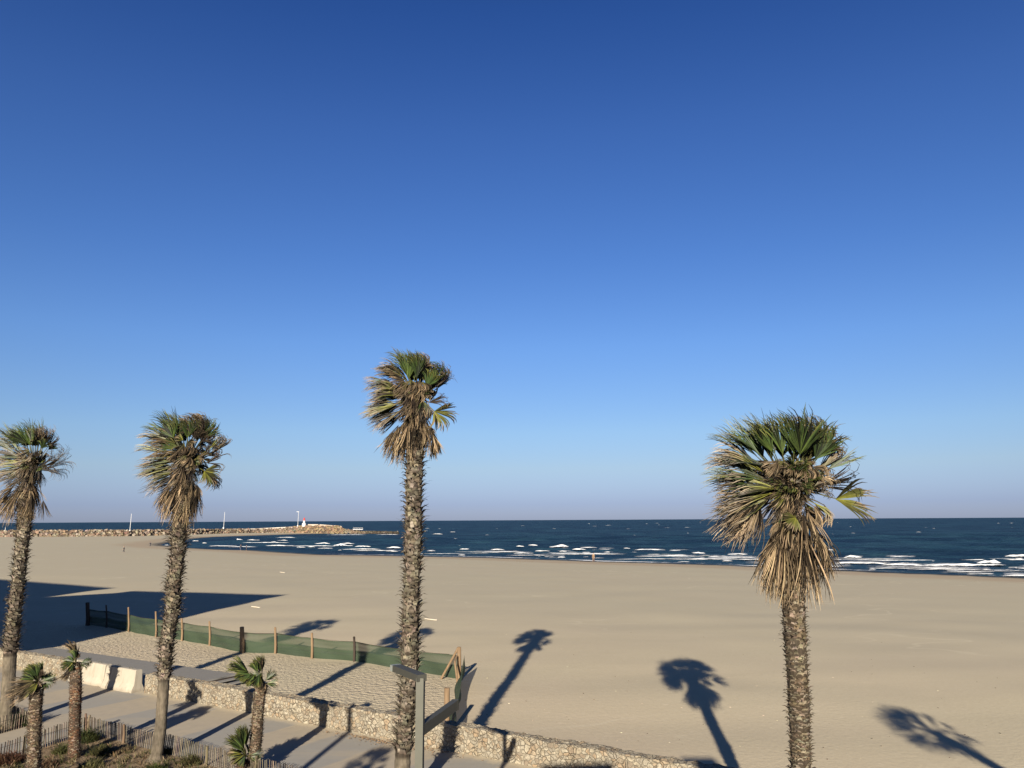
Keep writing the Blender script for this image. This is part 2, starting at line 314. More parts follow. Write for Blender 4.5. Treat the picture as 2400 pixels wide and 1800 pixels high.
# ------------------------------------------------------------------ stone walls
def stone_wall(P, L, seed, label, hw=.80):
    T = .48; st = .075; nL = max(2, int(L / st)); rows = 11; nt_ = 6
    prof = [(0, hw * i / rows) for i in range(rows + 1)] + [(T * i / nt_, hw) for i in range(1, nt_ + 1)] + [(T, hw - (hw + .5) * i / 7) for i in range(1, 8)]
    m = MB(); np_ = len(prof); vs = []
    for i in range(nL + 1):
        q = P + WD * (L * i / nL)
        for j, (d, z) in enumerate(prof):
            p = q + WN * d + V((0, 0, z))
            nn = mnoise.noise_vector(p * 3.1 + V((seed, 0, 0))); n2 = mnoise.noise_vector(p * 9 + V((0, seed, 0)))
            k = .035 if z > .03 else .0
            p += WN * (nn.x * k + n2.x * k * .7) + V((0, 0, (nn.z * .05 + n2.z * .03) * (1 if z > hw * .8 else .2) * (z > .03))) + WD * nn.y * k * .6
            vs.append(p)
    fs = [(i * np_ + j, (i + 1) * np_ + j, (i + 1) * np_ + j + 1, i * np_ + j + 1) for i in range(nL) for j in range(np_ - 1)]
    fs += [tuple(range(np_)), tuple(nL * np_ + j for j in reversed(range(np_)))]
    m.add(vs, fs); return tag(m.build('stone_wall', STONE, smooth=False), label, 'wall', 'low stone walls along the promenade')
gapL, gapR = g(173, 1591), g(332, 1625)
def onwall(p): return WA + WD * (p - WA).dot(WD)
stone_wall(onwall(gapR), 40, 3, 'long low rubble stone wall running along promenade right of the white concrete barriers')
stone_wall(onwall(gapL) - WD * 16, 16, 11, 'shorter stretch of low rubble wall left of the white concrete barriers')
# ------------------------------------------------------------------ concrete barriers in the gap
def barrier(c0, L, label, loc_rot=0):
    t = thing('concrete_barrier', label, 'barrier', c0, 'white concrete barriers closing the wall gap')
    ax = WD; an = -WN
    def prof(wb, wt, h): return [(-wb, 0), (wb, 0), (wb, .10), (wb * .62, .34), (wt, h - .03), (wt - .03, h), (-wt + .03, h), (-wt, h - .03), (-wb * .62, .34), (-wb, .10)]
    def loft(secs, nm):
        m = MB(); vs = []; n = 10
        for u, wb, wt, h in secs: vs += [c0 + ax * u + an * d + V((0, 0, z)) for d, z in prof(wb, wt, h)]
        fs = [(i * n + j, i * n + (j + 1) % n, (i + 1) * n + (j + 1) % n, (i + 1) * n + j) for i in range(len(secs) - 1) for j in range(n)]
        fs += [tuple(reversed(range(n))), tuple((len(secs) - 1) * n + j for j in range(n))]
        m.add(vs, fs); o = m.build(nm, WHITEC, t); return o
    loft([(-L / 2 + .38, .33, .13, .94), (L / 2 - .55, .34, .135, .95), (L / 2 - .1, .17, .12, .93)], 'body')
    loft([(-L / 2, .37, .15, .95), (-L / 2 + .36, .37, .15, .955)], 'end_block')
    loft([(L / 2 - .13, .31, .16, .955), (L / 2, .30, .15, .95)], 'end_block')
    for u in (-L * .18, L * .22):
        m = MB(); m.tube([c0 + ax * (u - .13) + V((0, 0, .93)), c0 + ax * (u - .12) + V((0, 0, 1.01)), c0 + ax * (u + .12) + V((0, 0, 1.01)), c0 + ax * (u + .13) + V((0, 0, .93))], .012, 6)
        m.build('lifting_loop', STEEL, t)
gl = (gapR - gapL).length; cwall = WN * .02
barrier(onwall(gapL) + WD * (gl * .275) + cwall, gl * .46, 'white concrete barrier in wall gap beside the left stone wall end')
barrier(onwall(gapL) + WD * (gl * .735) - WN * .05, gl * .39, 'white concrete barrier in wall gap nearest the boardwalk and right stone wall')
# ------------------------------------------------------------------ boardwalk
bw0, bw1 = g(120, 1517), g(556, 1579)
m = MB(); Lb = (bw1 - bw0).length; dr = (bw1 - bw0).normalized(); dn = V((-dr.y, dr.x, 0)); wid = 5.0
t = thing('boardwalk', 'grey timber boardwalk deck lying on sand behind the white barriers', 'boardwalk', bw0)
m.box(bw0 + dr * (Lb / 2) - dn * (wid / 2) + V((0, 0, -.045)), (Lb, wid, .07), ax=(dr, dn)); m.build('deck', DECK, t)
for k in range(3):
    m = MB(); m.box(bw1 - dr * .08 - dn * (.5 + k * 1.0 * 1.9) + V((0, 0, -.26)), (.18, .12, .36), ax=(dr, dn)); m.build('support_post', DARKWOOD, t)
m = MB(); m.box(bw0 + dr * (Lb - .03) - dn * (wid / 2) + V((0, 0, -.21)), (.05, wid * .98, .22), ax=(dr, dn)); m.build('edge_beam', DARKWOOD, t)
for k in range(2):
    m = MB(); m.box(bw1 + dr * (.2 + k * .32) - dn * (1.9) + V((0, 0, -.16 - .13 * k)), (.29, 3.6, .05), ax=(dr, dn)); m.build('step', DECK, t)
# ------------------------------------------------------------------ palms
G_ = (.024, .040, .011); GB = (.050, .072, .014); YG = (.112, .112, .016); OL = (.064, .066, .017); BR = (.078, .056, .033); TAN = (.200, .148, .090); DK = (.022, .016, .011); BL = (.140, .107, .068)
KIND = {'g': (GB, G_, OL), 'G': (G_, G_, OL), 'y': (YG, OL, BL), 'o': (OL, G_, BL), 'b': (OL, BR, BL), 'd': (DK, BR, TAN), 't': (BR, TAN, TAN), 'k': (DK, DK, BR)}
WIND = V((-1, .15, -.12)).normalized(); DOWN = V((0, 0, -1))
def frond(m, hub, tip, nrm, spread, kind, r, nleaf=None, droop=.5, wind=.6, root=None, wsc=1.0, prad=.016, wv=None):
    hub = V(hub); tip = V(tip); a = tip - hub; L = a.length
    if L < 1e-4: return
    a.normalize(); n = V(nrm); n = (n - a * n.dot(a))
    if n.length < .05: n = V((.3, -1, .3)); n = n - a * n.dot(a)
    n.normalize(); s = a.cross(n); wv = wv or WIND
    c0, c1, c2 = KIND[kind]; S = math.radians(spread)
    N = nleaf or max(9, int(12 + spread * .42)); step = 2 * S / max(1, N - 1)
    cup = r.uniform(.15, .5)
    if root is not None:
        root = V(root); mid = root.lerp(hub, .55) + V((0, 0, .06 * (hub - root).length)); pc = jit(mixc(c0, (.06, .048, .022), .6), .25, r)
        m.tube([root, root.lerp(mid, .5), mid, mid.lerp(hub, .5), hub + a * .06 * L], [prad * 1.7, prad * 1.3, prad, prad * .8, prad * .5], 5, pc, False)
    for i in range(N):
        if i % 3 == 0: cl = [r.uniform(.4, 1.7), r.uniform(.3, 1.8), r.uniform(-1, 1), r.uniform(-1, 1), r.choice((.14, .34, .75, 1.0, 1.35, 1.9)), r.uniform(-1, 1), r.uniform(-1, 1)]  # clump tone puts lit and deeply shaded leaf contrast into the colour
        th = -S + step * i + r.uniform(-.25, .25) * step
        jt = .20 if kind in 'dtkb' else (.11 if kind in 'oy' else .05)
        d = (a * math.cos(th) + s * math.sin(th) + n * (cup * (abs(th) / max(S, .2)) * .6 + cl[5] * jt * 1.3 + r.uniform(-jt, jt) * .4) + s * (cl[6] * jt + r.uniform(-jt, jt) * .3)).normalized()
        Ll = L * (.70 + .30 * math.cos(th)) * r.uniform(.84, 1.06)
        wd = max(.022, min(.065, 2 * S * .42 * L / N * 1.05)) * wsc * r.uniform(.7, 1.25) * (.72 if kind in 'dtk' else 1); crl = (s * (cl[2] + r.uniform(-.3, .3)) + n * (cl[3] + r.uniform(-.3, .3))) * (.8 if kind in 'dtkb' else .4)
        K = 7; p = hub.copy(); dd = d.copy(); pts = [p.copy()]; drs = [dd.copy()]
        dl = droop * cl[0] * r.uniform(.85, 1.15); wl = wind * cl[1] * r.uniform(.85, 1.15)
        for k in range(1, K + 1):
            tt = k / K; p = p + dd * (Ll / K); pts.append(p.copy())
            f = max(0, tt - .25) * 1.35
            dd = (dd + (DOWN * dl * 1.25 + wv * wl * 1.3 + crl) * f * f * .75 + V((r.uniform(-1, 1), r.uniform(-1, 1), r.uniform(-1, 1))) * .05).normalized(); drs.append(dd.copy())
        q_ = cl[4]; ca, cb, cc = (tuple(x * q_ for x in jit(c_, .15, r)) for c_ in (c0, c1, c2)); tipstart = r.uniform(.5, .95)
        vs = []; cs = []
        for k, (p, dd) in enumerate(zip(pts, drs)):
            tt = k / K; sw = dd.cross(n)
            if sw.length < .1: sw = s
            sw.normalize(); nn = sw.cross(dd)
            wk = wd * (min(1, .22 + tt / .4 * .78) if tt < .4 else (1 - (tt - .4) / .6) ** .5) * .5 + .0015
            fold = wk * .7
            vs += [p + sw * wk - nn * fold * .4, p + nn * fold, p - sw * wk - nn * fold * .4]
            cx = mixc(ca, cb, min(1, tt / .55)) if tt < tipstart else mixc(cb, cc, min(1, (tt - tipstart) / .2 + .4))
            cs += [cx] * 3
        fs = []
        for k in range(K): o = k * 3; fs += [(o, o + 1, o + 4, o + 3), (o + 1, o + 2, o + 5, o + 4)]
        m.add(vs, fs, cs)
def trunk_mesh(pts, rads, boot0, r, boot_len=.2, out=1.0, tone=(.125, .105, .08), smooth_c=(.125, .105, .078), reach=None, rowd=.075, bw=.10, fray=True):
    """pts from the ground up; boots begin at height boot0"""
    m = MB(); pts = [V(p) for p in pts]; ds = [0]
    for a, c in zip(pts[:-1], pts[1:]): ds.append(ds[-1] + (c - a).length)
    def at(s_):
        for i in range(len(pts) - 1):
            if s_ <= ds[i + 1] or i == len(pts) - 2:
                t = (s_ - ds[i]) / (ds[i + 1] - ds[i]); return pts[i].lerp(pts[i + 1], t), lerp(rads[i], rads[i + 1], t), (pts[i + 1] - pts[i]).normalized()
    n = 20; N = max(14, int(ds[-1] / .09)); vs = []; cs = []
    for i in range(N + 1):
        s_ = ds[-1] * i / N; p, rr, t = at(s_); a = t.cross(V((0, 1, 0))).normalized(); bq = a.cross(t)
        rr *= 1 + .03 * math.sin(i * 2.4) * (1 if p.z < boot0 else 0)
        for k in range(n):
            th = 2 * math.pi * k / n; q = a * math.cos(th) + bq * math.sin(th)
            w_ = p + q * rr; nz = mnoise.noise(w_ * 2.3); nz2 = mnoise.noise(V((w_.x * 9, w_.y * 9, w_.z * 1.2)))
            vs.append(w_ + q * rr * (.05 * nz + .06 * nz2))
            base = smooth_c if p.z < boot0 - .1 else mixc(tone, DK, .85)  # booted core nearly black: shade in the gaps is put into colour
            cs.append(jit(mixc(base, (.06, .052, .042), max(0, min(1, .35 + nz * .9 + nz2 * .5)) * .6), .05, r))
    fs = [(i * n + k, i * n + (k + 1) % n, (i + 1) * n + (k + 1) % n, (i + 1) * n + k) for i in range(N) for k in range(n)] + [tuple((N) * n + k for k in range(n))]
    m.add(vs, fs, cs)
    s0 = next((s_ * .02 for s_ in range(int(ds[-1] / .02)) if at(s_ * .02)[0].z >= boot0), 0)
    s_ = s0; k = 0; per = max(5, int(2 * math.pi * rads[0] / bw))
    while s_ < ds[-1] - .02:
        p, rr, t = at(s_); a = t.cross(V((0, 1, 0))).normalized(); bq = a.cross(t); frac = (s_ - s0) / max(.1, ds[-1] - s0)
        wave = .5 + .5 * mnoise.noise(V((s_ * 1.3, pts[0].x, 3)))
        for j in range(per):
            th = 2 * math.pi * (j + (k % 2) * .5) / per + r.uniform(-.13, .13); q = a * math.cos(th) + bq * math.sin(th); s2 = t.cross(q)
            if r.random() < .06: continue
            L = boot_len * r.uniform(.65, 1.35) * (.65 + .7 * wave) * (reach(frac) if reach else 1)
            o = p + q * rr * .93 + t * r.uniform(-.55, .55) * rowd; w_ = bw * r.uniform(.45, .75)
            up = r.uniform(.5, 1.1); ou = out * r.uniform(.45, 1.1) * (.5 + .8 * wave)
            d1 = (t * up + q * ou * .5).normalized(); d2 = (t * (up - .15) + q * ou).normalized(); d3 = (t * r.uniform(-.6, .5) + q * ou + s2 * r.uniform(-.4, .4)).normalized()
            b0, b1 = o, o + d1 * L * .42; b2 = b1 + d2 * L * .36; b3 = b2 + d3 * L * .34
            ca = jit(mixc(tone, DK, .3), .3, r); cb = jit(mixc(tone, (.27, .23, .175), r.choice((0, .15, .5, .9, 1.0))), .25, r); cc = jit(DK, .4, r)
            sw = s2 * (1 if r.random() < .5 else -1)
            th_ = .016
            vs = [b0 + s2 * w_, b0 - s2 * w_, b1 + s2 * w_ * .72, b1 - s2 * w_ * .72, b2 + s2 * w_ * .5, b2 - s2 * w_ * .42, b3 + sw * w_ * .35, b3 + sw * w_ * .2,
                  b0 - q * .02, b1 - q * th_ * 1.4, b2 - q * th_ - t * th_ * .6, b2 - s2 * w_ * .5 + d3 * L * .12]
            fs = [(0, 1, 3, 2), (2, 3, 5, 4), (4, 5, 7, 6), (0, 2, 9, 8), (1, 8, 9, 3), (2, 4, 10, 9), (3, 9, 10, 5), (4, 6, 10), (5, 10, 7), (6, 7, 10), (5, 11, 10)]
            m.add(vs, fs, [ca, ca, cb, cb, cb, cb, cc, cc, ca, mixc(ca, DK, .5), mixc(cb, DK, .6), cc])  # boot undersides coloured darker, painting the shade beneath them
        s_ += rowd * r.uniform(.85, 1.15); k += 1
    return m
def palm(label, Yp, base_xy, trunk_px, boot0, K, hubpx, fronds, skirt, seed, reach=None, cf=.80, rowd=.10, bw=.15, special=(), wind=.6, ntone=(.125, .105, .08), bootlen=.27, out=1.15, nfill=30, fillR=.46, skirt_n=26, skirtL=.9):
    r = random.Random(seed); ox, oy, ks = K
    P = lambda x, y, dz=0: pl(ox + x / ks, oy + y / ks, Yp) + V((0, -dz, 0))
    base = V((base_xy[0], base_xy[1], 0)); scale = (Yp * cp + 1) / F
    t = thing('palm_tree', label, 'palm tree', base, 'tall palms in a row along the promenade')
    pts = [base]; rads = [trunk_px[0][2] / 2 * scale * 1.18]
    for x, y, wpx in trunk_px:
        q = pl(x, y, Yp)
        if q.z > .4: pts.append(q); rads.append(wpx / 2 * scale * (cf if q.z > boot0 + .1 else .97))
    base_r = rads[0]; pts.insert(1, base.lerp(pts[1], .12) if pts[1].z > 1 else base.lerp(pts[1], .3)); rads.insert(1, rads[1] * 1.06)
    trunk_mesh(pts, rads, boot0, r, bootlen, out, ntone, rowd=rowd, bw=bw, reach=reach).build('trunk', TRUNK, t)
    hub = P(*hubpx); mc = MB()
    for i, f in enumerate(fronds):
        hx, hy, tx, ty, sp_, kd = f[:6]; hx += (hubpx[0] - hx) * .2; hy += (hubpx[1] - hy) * .2; dz = f[6] if len(f) > 6 else r.uniform(-.15, .45)
        nrm = V((r.uniform(-.5, .5), -1, r.uniform(-.1, .8)))
        if sp_ <= 22: nrm = V((r.uniform(-.4, .4), -.6, 1))
        reps = 2 if r.random() < .8 else 3
        for q in range(reps):
            dzz = dz if q == 0 else -abs(dz) - r.uniform(.1, .5)
            j = 0 if q == 0 else 16
            hp = P(hx + r.uniform(-j, j), hy + r.uniform(-j, j), dzz * .75); tp_ = P(tx + r.uniform(-j, j), ty + r.uniform(-j, j), dzz)
            dr_ = {'g': .22, 'G': .25, 'y': .4, 'o': .5, 'b': .55, 'd': .7, 't': .8, 'k': .6}[kd]
            right = (hp.x - hub.x) > .18
            frond(mc, hp, tp_, nrm, sp_, kd, r, droop=dr_, wind=wind * (2.0 if right else 1.25) * (.5 if kd in 'gG' else 1), root=hub + (hp - hub) * .12 + V((0, 0, -.1)))
    for i in range(nfill):                                           # inner fronds filling the crown all round
        az = i * 2.4; el = r.uniform(-.1, 1.35); dv = V((math.cos(az) * math.cos(el), math.sin(az) * math.cos(el), math.sin(el)))
        hp = hub + dv * fillR * r.uniform(.3, .75); tp_ = hub + dv * fillR * r.uniform(.9, 1.25)
        frond(mc, hp, tp_, V((-dv.x * .5, -.6, 1)), r.uniform(35, 75), 'okbkGGkG'[i % 8], r, droop=.7, wind=wind, root=hub)  # near-black kinds put the crown's inner shade into leaf colour
    for i in range(12):                                              # old fronds hanging over the crown base
        az = r.uniform(-2.7, -.45) if i < 9 else r.uniform(0, 3.1); dv = V((math.cos(az), math.sin(az), 0)); st_ = hub + dv * r.uniform(.12, .28) + V((0, 0, r.uniform(-.25, .25)))
        frond(mc, st_, st_ + dv * r.uniform(.15, .4) + V((-.1, 0, -r.uniform(.5, .85))), V((dv.x, dv.y - .4, .2)), r.uniform(18, 34), 'kbdkobk'[i % 7], r, droop=.9, wind=.5)
    mc.build('crown', LEAF, t)
    for nm, lab, fl in special:
        ms = MB()
        for hx, hy, tx, ty, sp_, kd, dz, nl, dr_, wn in fl:
            hp = P(hx, hy, dz * .8); frond(ms, hp, P(tx, ty, dz), V((.2, -1, .35)), sp_, kd, r, nleaf=nl, droop=dr_, wind=wn, root=hub + (hp - hub) * .1, wsc=1.7 if kd == 'y' else 1.25)
        o = ms.build(nm, LEAF, t); o['label'] = lab
    md = MB()
    for hx, hy, tx, ty, sp_, kd, *dz in skirt:
        dz = dz[0] if dz else r.uniform(.12, .42)
        for q in range(2):
            j = 18 * q
            frond(md, P(hx + r.uniform(-j, j), hy + r.uniform(-j, j), dz * .7 - q * .08), P(tx + r.uniform(-j, j), ty + r.uniform(-j, j), dz - q * .1), V((r.uniform(-.6, .6), -1, .1)), sp_ * r.uniform(.6, 1.1), kd if q == 0 else r.choice('tdkk'), r, nleaf=int(13 + sp_ * .3), droop=1.3, wind=.12, wsc=1.0, root=None)
    ztop = min(P(s[0], s[1]).z for s in skirt) if skirt else hub.z
    for i in range(skirt_n):
        az = i * 2.399 + r.uniform(-.3, .3); dv = V((math.cos(az), math.sin(az), 0))
        if dv.y < -.2 and r.random() < .4: continue
        z0 = hub.z - r.uniform(.35, .9); cx = hub.x + (pts[-2].x - hub.x) * .4
        st_ = V((cx, Yp, z0)) + dv * r.uniform(.12, .24)
        en = V((cx, Yp, z0 - skirtL * r.uniform(.6, 1.1))) + dv * r.uniform(.15, .32)
        frond(md, st_, en, dv, r.uniform(14, 24), r.choice('dddtk'), r, nleaf=15, droop=.9, wind=.15, wsc=1.2)
    md.build('dead_frond_skirt', DEAD, t)
    return t
# --- the third palm (tall, centre)
K3 = (800, 780, 4.878)
F3 = [(600, 860, 290, 960, 20, 'y', .35), (640, 720, 360, 660, 24, 'y', .3), (880, 450, 930, 230, 24, 'g', .35), (740, 450, 600, 165, 14, 'g', .3), (755, 470, 690, 210, 14, 'g', .35), (770, 480, 770, 200, 30, 'g', .3), (830, 480, 830, 190, 34, 'g', .1), (880, 480, 890, 230, 26, 'G', .4), (920, 470, 950, 165, 24, 'b', .1), (960, 500, 1010, 250, 30, 'o', 0),
      (1040, 560, 1200, 310, 34, 'k', .1), (1080, 560, 1260, 330, 26, 'o', .2), (1120, 610, 1290, 410, 16, 'k', .1), (1010, 600, 1110, 420, 40, 'G', .2), (1100, 640, 1030, 690, 50, 'b', .2),
      (640, 500, 400, 310, 20, 'b', .1), (660, 480, 430, 350, 26, 'o', .2), (680, 460, 520, 350, 26, 'b', .3), (520, 580, 210, 560, 9, 'k', .1), (560, 570, 260, 590, 12, 'o', .2), (560, 600, 380, 520, 14, 'k', 0),
      (640, 690, 330, 690, 26, 'o', .2), (620, 700, 300, 760, 22, 'b', .3), (640, 650, 420, 620, 24, 'y', .3), (560, 850, 230, 1010, 15, 'y', .3), (560, 830, 260, 900, 18, 'o', .2), (540, 810, 300, 830, 16, 'b', .2),
      (640, 930, 320, 1130, 14, 'k', .1), (620, 950, 370, 1110, 12, 'b', .2), (600, 920, 340, 1010, 12, 'G', .1),
      (800, 520, 760, 760, 60, 'b', .4), (900, 530, 900, 760, 60, 'd', .4), (720, 560, 620, 760, 50, 'b', .4), (700, 520, 560, 600, 50, 'd', .4), (960, 540, 960, 740, 55, 'b', .35), (840, 600, 780, 800, 50, 'k', .2), (760, 640, 640, 800, 46, 'd', .4), (880, 640, 880, 860, 40, 'd', .4),
      (820, 860, 900, 900, 40, 'y', .35), (790, 880, 820, 1000, 50, 'y', .4), (760, 900, 690, 1040, 30, 'b', .4), (900, 850, 960, 980, 40, 'o', .35), (960, 850, 1010, 960, 40, 'b', .3)]
S3 = [(680, 1080, 540, 1400, 16, 't'), (690, 1080, 490, 1460, 12, 't'), (640, 1130, 530, 1300, 20, 'd'), (720, 1060, 600, 1500, 16, 't'), (740, 1080, 640, 1560, 14, 'd'), (760, 1040, 700, 1540, 16, 't'), (790, 1030, 760, 1440, 16, 't'), (820, 1000, 800, 1400, 18, 'd'), (860, 980, 840, 1380, 18, 'd'), (900, 980, 900, 1340, 18, 'k'), (780, 960, 690, 1180, 26, 'b'), (840, 940, 820, 1160, 26, 'd'), (920, 950, 960, 1180, 26, 'd'),
      (1060, 1180, 1110, 1430, 16, 't'), (1090, 1190, 1140, 1400, 14, 't'), (1040, 1180, 1030, 1450, 14, 'd'), (960, 1100, 1060, 1240, 20, 'd'), (980, 1050, 1100, 1200, 14, 'k')]
SP3 = [('frond', 'bare dark frond with curled looping tips', [(1000, 800, 1290, 740, 34, 'k', .1, 15, .4, 2.8)]), ('frond', 'yellow green drooping fan at the right of the crown', [(1070, 910, 1330, 1040, 66, 'y', .25, 36, .3, .6)])]
palm('tallest palm tree rising behind the steel lamp post, crown wholly against the sky', 21.6, (-2.95, 21.6), [(943, 1800, 35), (949, 1702, 38), (958.6, 1621, 40), (961, 1540, 40), (962, 1458, 40), (965, 1363, 40), (967, 1331, 38), (970, 1241, 40), (970, 1150, 40), (972, 1096, 42), (974, 1040, 44), (975, 960, 40), (974, 925, 32)],
     1.5, K3, (865, 740), F3, S3, 31, None, .80, .092, .14, SP3, wind=.95)
# --- second palm
K2 = (300, 930, 5.027)
F2 = [(480, 860, 200, 900, 22, 'y', .4), (520, 940, 300, 1060, 20, 'y', .4), (460, 460, 180, 400, 18, 'y', .3), (760, 420, 800, 260, 34, 'g', .45), (520, 380, 400, 135, 14, 'g', .2), (560, 400, 470, 200, 20, 'g', .3), (600, 400, 560, 210, 24, 'g', .3), (640, 400, 660, 200, 28, 'g', .3), (560, 420, 500, 300, 50, 'g', .45), (740, 390, 760, 190, 34, 'o', .2), (800, 370, 830, 120, 30, 'b', .1), (860, 360, 880, 110, 26, 'b', 0), (900, 380, 980, 190, 40, 'k', .1), (930, 420, 1010, 230, 50, 'G', .1), (930, 470, 1010, 380, 60, 'k', .2), (860, 440, 860, 250, 50, 'k', .35),
      (420, 420, 230, 290, 13, 'g', .2), (420, 480, 140, 450, 14, 'y', .2), (430, 500, 180, 520, 14, 'o', .1), (350, 610, 60, 600, 8, 'y', .2), (560, 490, 300, 430, 26, 'b', .3), (620, 560, 350, 560, 28, 'o', .3), (560, 600, 300, 620, 24, 'b', .3), (560, 700, 180, 740, 24, 'b', .2), (520, 760, 200, 760, 20, 'o', .3), (420, 800, 120, 930, 24, 'y', .3), (480, 820, 80, 870, 16, 'b', .1), (540, 920, 300, 990, 22, 'y', .4), (500, 900, 180, 960, 16, 'o', .2), (470, 980, 210, 1210, 13, 'b', .2), (520, 1000, 280, 1130, 16, 'd', .3), (480, 930, 160, 1020, 14, 'k', .1),
      (700, 520, 640, 740, 55, 'b', .4), (800, 520, 780, 720, 50, 'd', .4), (620, 640, 500, 760, 50, 'd', .4), (720, 680, 620, 840, 46, 'b', .4), (800, 700, 740, 860, 46, 'd', .4), (880, 560, 820, 680, 46, 'k', .3), (700, 460, 620, 480, 50, 'y', .45), (760, 480, 860, 560, 46, 'b', .4), (700, 600, 560, 700, 50, 'k', .2), (680, 820, 560, 960, 40, 'd', .4), (780, 800, 860, 900, 36, 'b', .3), (860, 720, 960, 720, 30, 'b', .2),
      (1060, 590, 1220, 460, 12, 'b', .1), (1050, 580, 1180, 470, 14, 'y', .2), (980, 620, 1080, 470, 20, 'k', .1), (940, 680, 1040, 620, 26, 'b', .1), (990, 1000, 1090, 1060, 36, 'd', .1)]
S2 = [(540, 1060, 370, 1340, 16, 't'), (560, 1100, 420, 1430, 14, 't'), (580, 1080, 400, 1300, 18, 'd'), (600, 1080, 470, 1500, 14, 't'), (620, 1080, 540, 1540, 14, 't'), (660, 1060, 600, 1580, 14, 'd'), (700, 1060, 670, 1570, 14, 't'), (740, 1080, 730, 1540, 14, 'd'), (790, 1080, 780, 1480, 14, 'd'), (830, 1060, 840, 1380, 14, 'k'), (850, 1100, 800, 1480, 12, 'k'), (860, 1080, 880, 1290, 16, 'k'), (620, 1000, 500, 1200, 26, 'd'), (700, 1000, 660, 1240, 26, 'd'), (780, 1000, 780, 1240, 24, 'd'), (840, 1040, 860, 1200, 20, 'k')]
SP2 = [('frond', 'dark sparse frond with looping curled tips', [(940, 780, 1280, 660, 28, 'k', .1, 16, .4, 2.6)]), ('frond', 'yellow brown fan hanging at the right of the crown', [(930, 880, 1120, 990, 66, 'y', .25, 34, .35, .5)])]
palm('windblown palm tree with smooth grey lower trunk inside the planted bed, second from left', 26.3, (-11.44, 26.3), [(366, 1796, 36), (377, 1703, 25), (384, 1594, 23), (390, 1513, 28), (404, 1431, 30), (407, 1364, 31), (415, 1320, 31), (420, 1252, 32), (427, 1189, 34), (434, 1130, 34), (438, 1085, 28)],
     2.45, K2, (690, 790), F2, S2, 52, None, .80, .092, .14, SP2, wind=1.0, bootlen=.27)
# --- first palm, cut by the left edge of the view
K1 = (0, 940, 3.687)
F1 = [(200, 520, 20, 540, 20, 'y', .4), (220, 620, 60, 700, 20, 'y', .4), (320, 330, 350, 220, 30, 'g', .4), (270, 330, 250, 150, 20, 'g', .2), (320, 330, 330, 180, 26, 'b', .1), (360, 310, 430, 190, 40, 'b', .1), (390, 340, 455, 250, 50, 'k', .1), (130, 330, 0, 205, 14, 'g', .2), (160, 340, 50, 240, 16, 'G', .2), (210, 330, 150, 220, 30, 'g', .3), (260, 320, 110, 290, 26, 'g', .4), (300, 300, 380, 320, 40, 'y', .4), (110, 420, -60, 330, 14, 'o', .2), (150, 460, -60, 440, 16, 'b', .2), (210, 480, 0, 490, 20, 'o', .3), (200, 560, -10, 610, 18, 'y', .3), (200, 600, -30, 690, 18, 'b', .3), (170, 640, 10, 750, 16, 'd', .3), (300, 400, 190, 470, 46, 'b', .4), (340, 420, 280, 540, 50, 'd', .4), (370, 400, 340, 500, 40, 'k', .3), (400, 370, 440, 330, 40, 'G', .2), (250, 560, 150, 690, 46, 'd', .4), (280, 500, 160, 560, 46, 'b', .4), (310, 560, 240, 700, 36, 'd', .3), (100, 380, -120, 300, 16, 'o', .1), (90, 500, -140, 540, 16, 'b', .1), (60, 600, -130, 700, 16, 'b', .1), (380, 570, 620, 440, 18, 'k', .2), (370, 590, 560, 600, 10, 'k', .1)]
S1 = [(160, 740, 10, 860, 20, 't'), (140, 770, -10, 1010, 16, 't'), (170, 760, 40, 1060, 16, 't'), (200, 760, 90, 1090, 16, 't'), (230, 740, 150, 1080, 16, 'd'), (250, 760, 210, 1060, 16, 'd'), (280, 740, 250, 1060, 16, 'd'), (300, 760, 300, 1040, 14, 'k'), (310, 800, 330, 1000, 14, 'k'), (180, 680, 60, 760, 22, 'd'), (240, 680, 170, 860, 26, 'd'), (120, 800, -60, 980, 14, 't')]
SP1 = [('frond', 'dark curled frond blown out to the right of the crown', [(390, 570, 630, 490, 30, 'k', .2, 18, .4, 2.2)]), ('frond', 'bent petiole with a dark dead fan hanging beside the trunk', [(390, 860, 380, 1030, 30, 'k', .15, 16, .7, .4)])]
palm('palm tree at the left edge of the view, crown partly out of the picture', 30.71, (-19.09, 30.71), [(14, 1697, 28), (20, 1594, 27), (24, 1526, 27), (35, 1431, 28), (43, 1364, 28), (51, 1279, 29), (57, 1238, 30), (58, 1184, 32), (64, 1120, 30), (70, 1085, 26)],
     2.6, K1, (290, 580), F1, S1, 77, None, .80, .092, .14, SP1, wind=1.0, bootlen=.28)
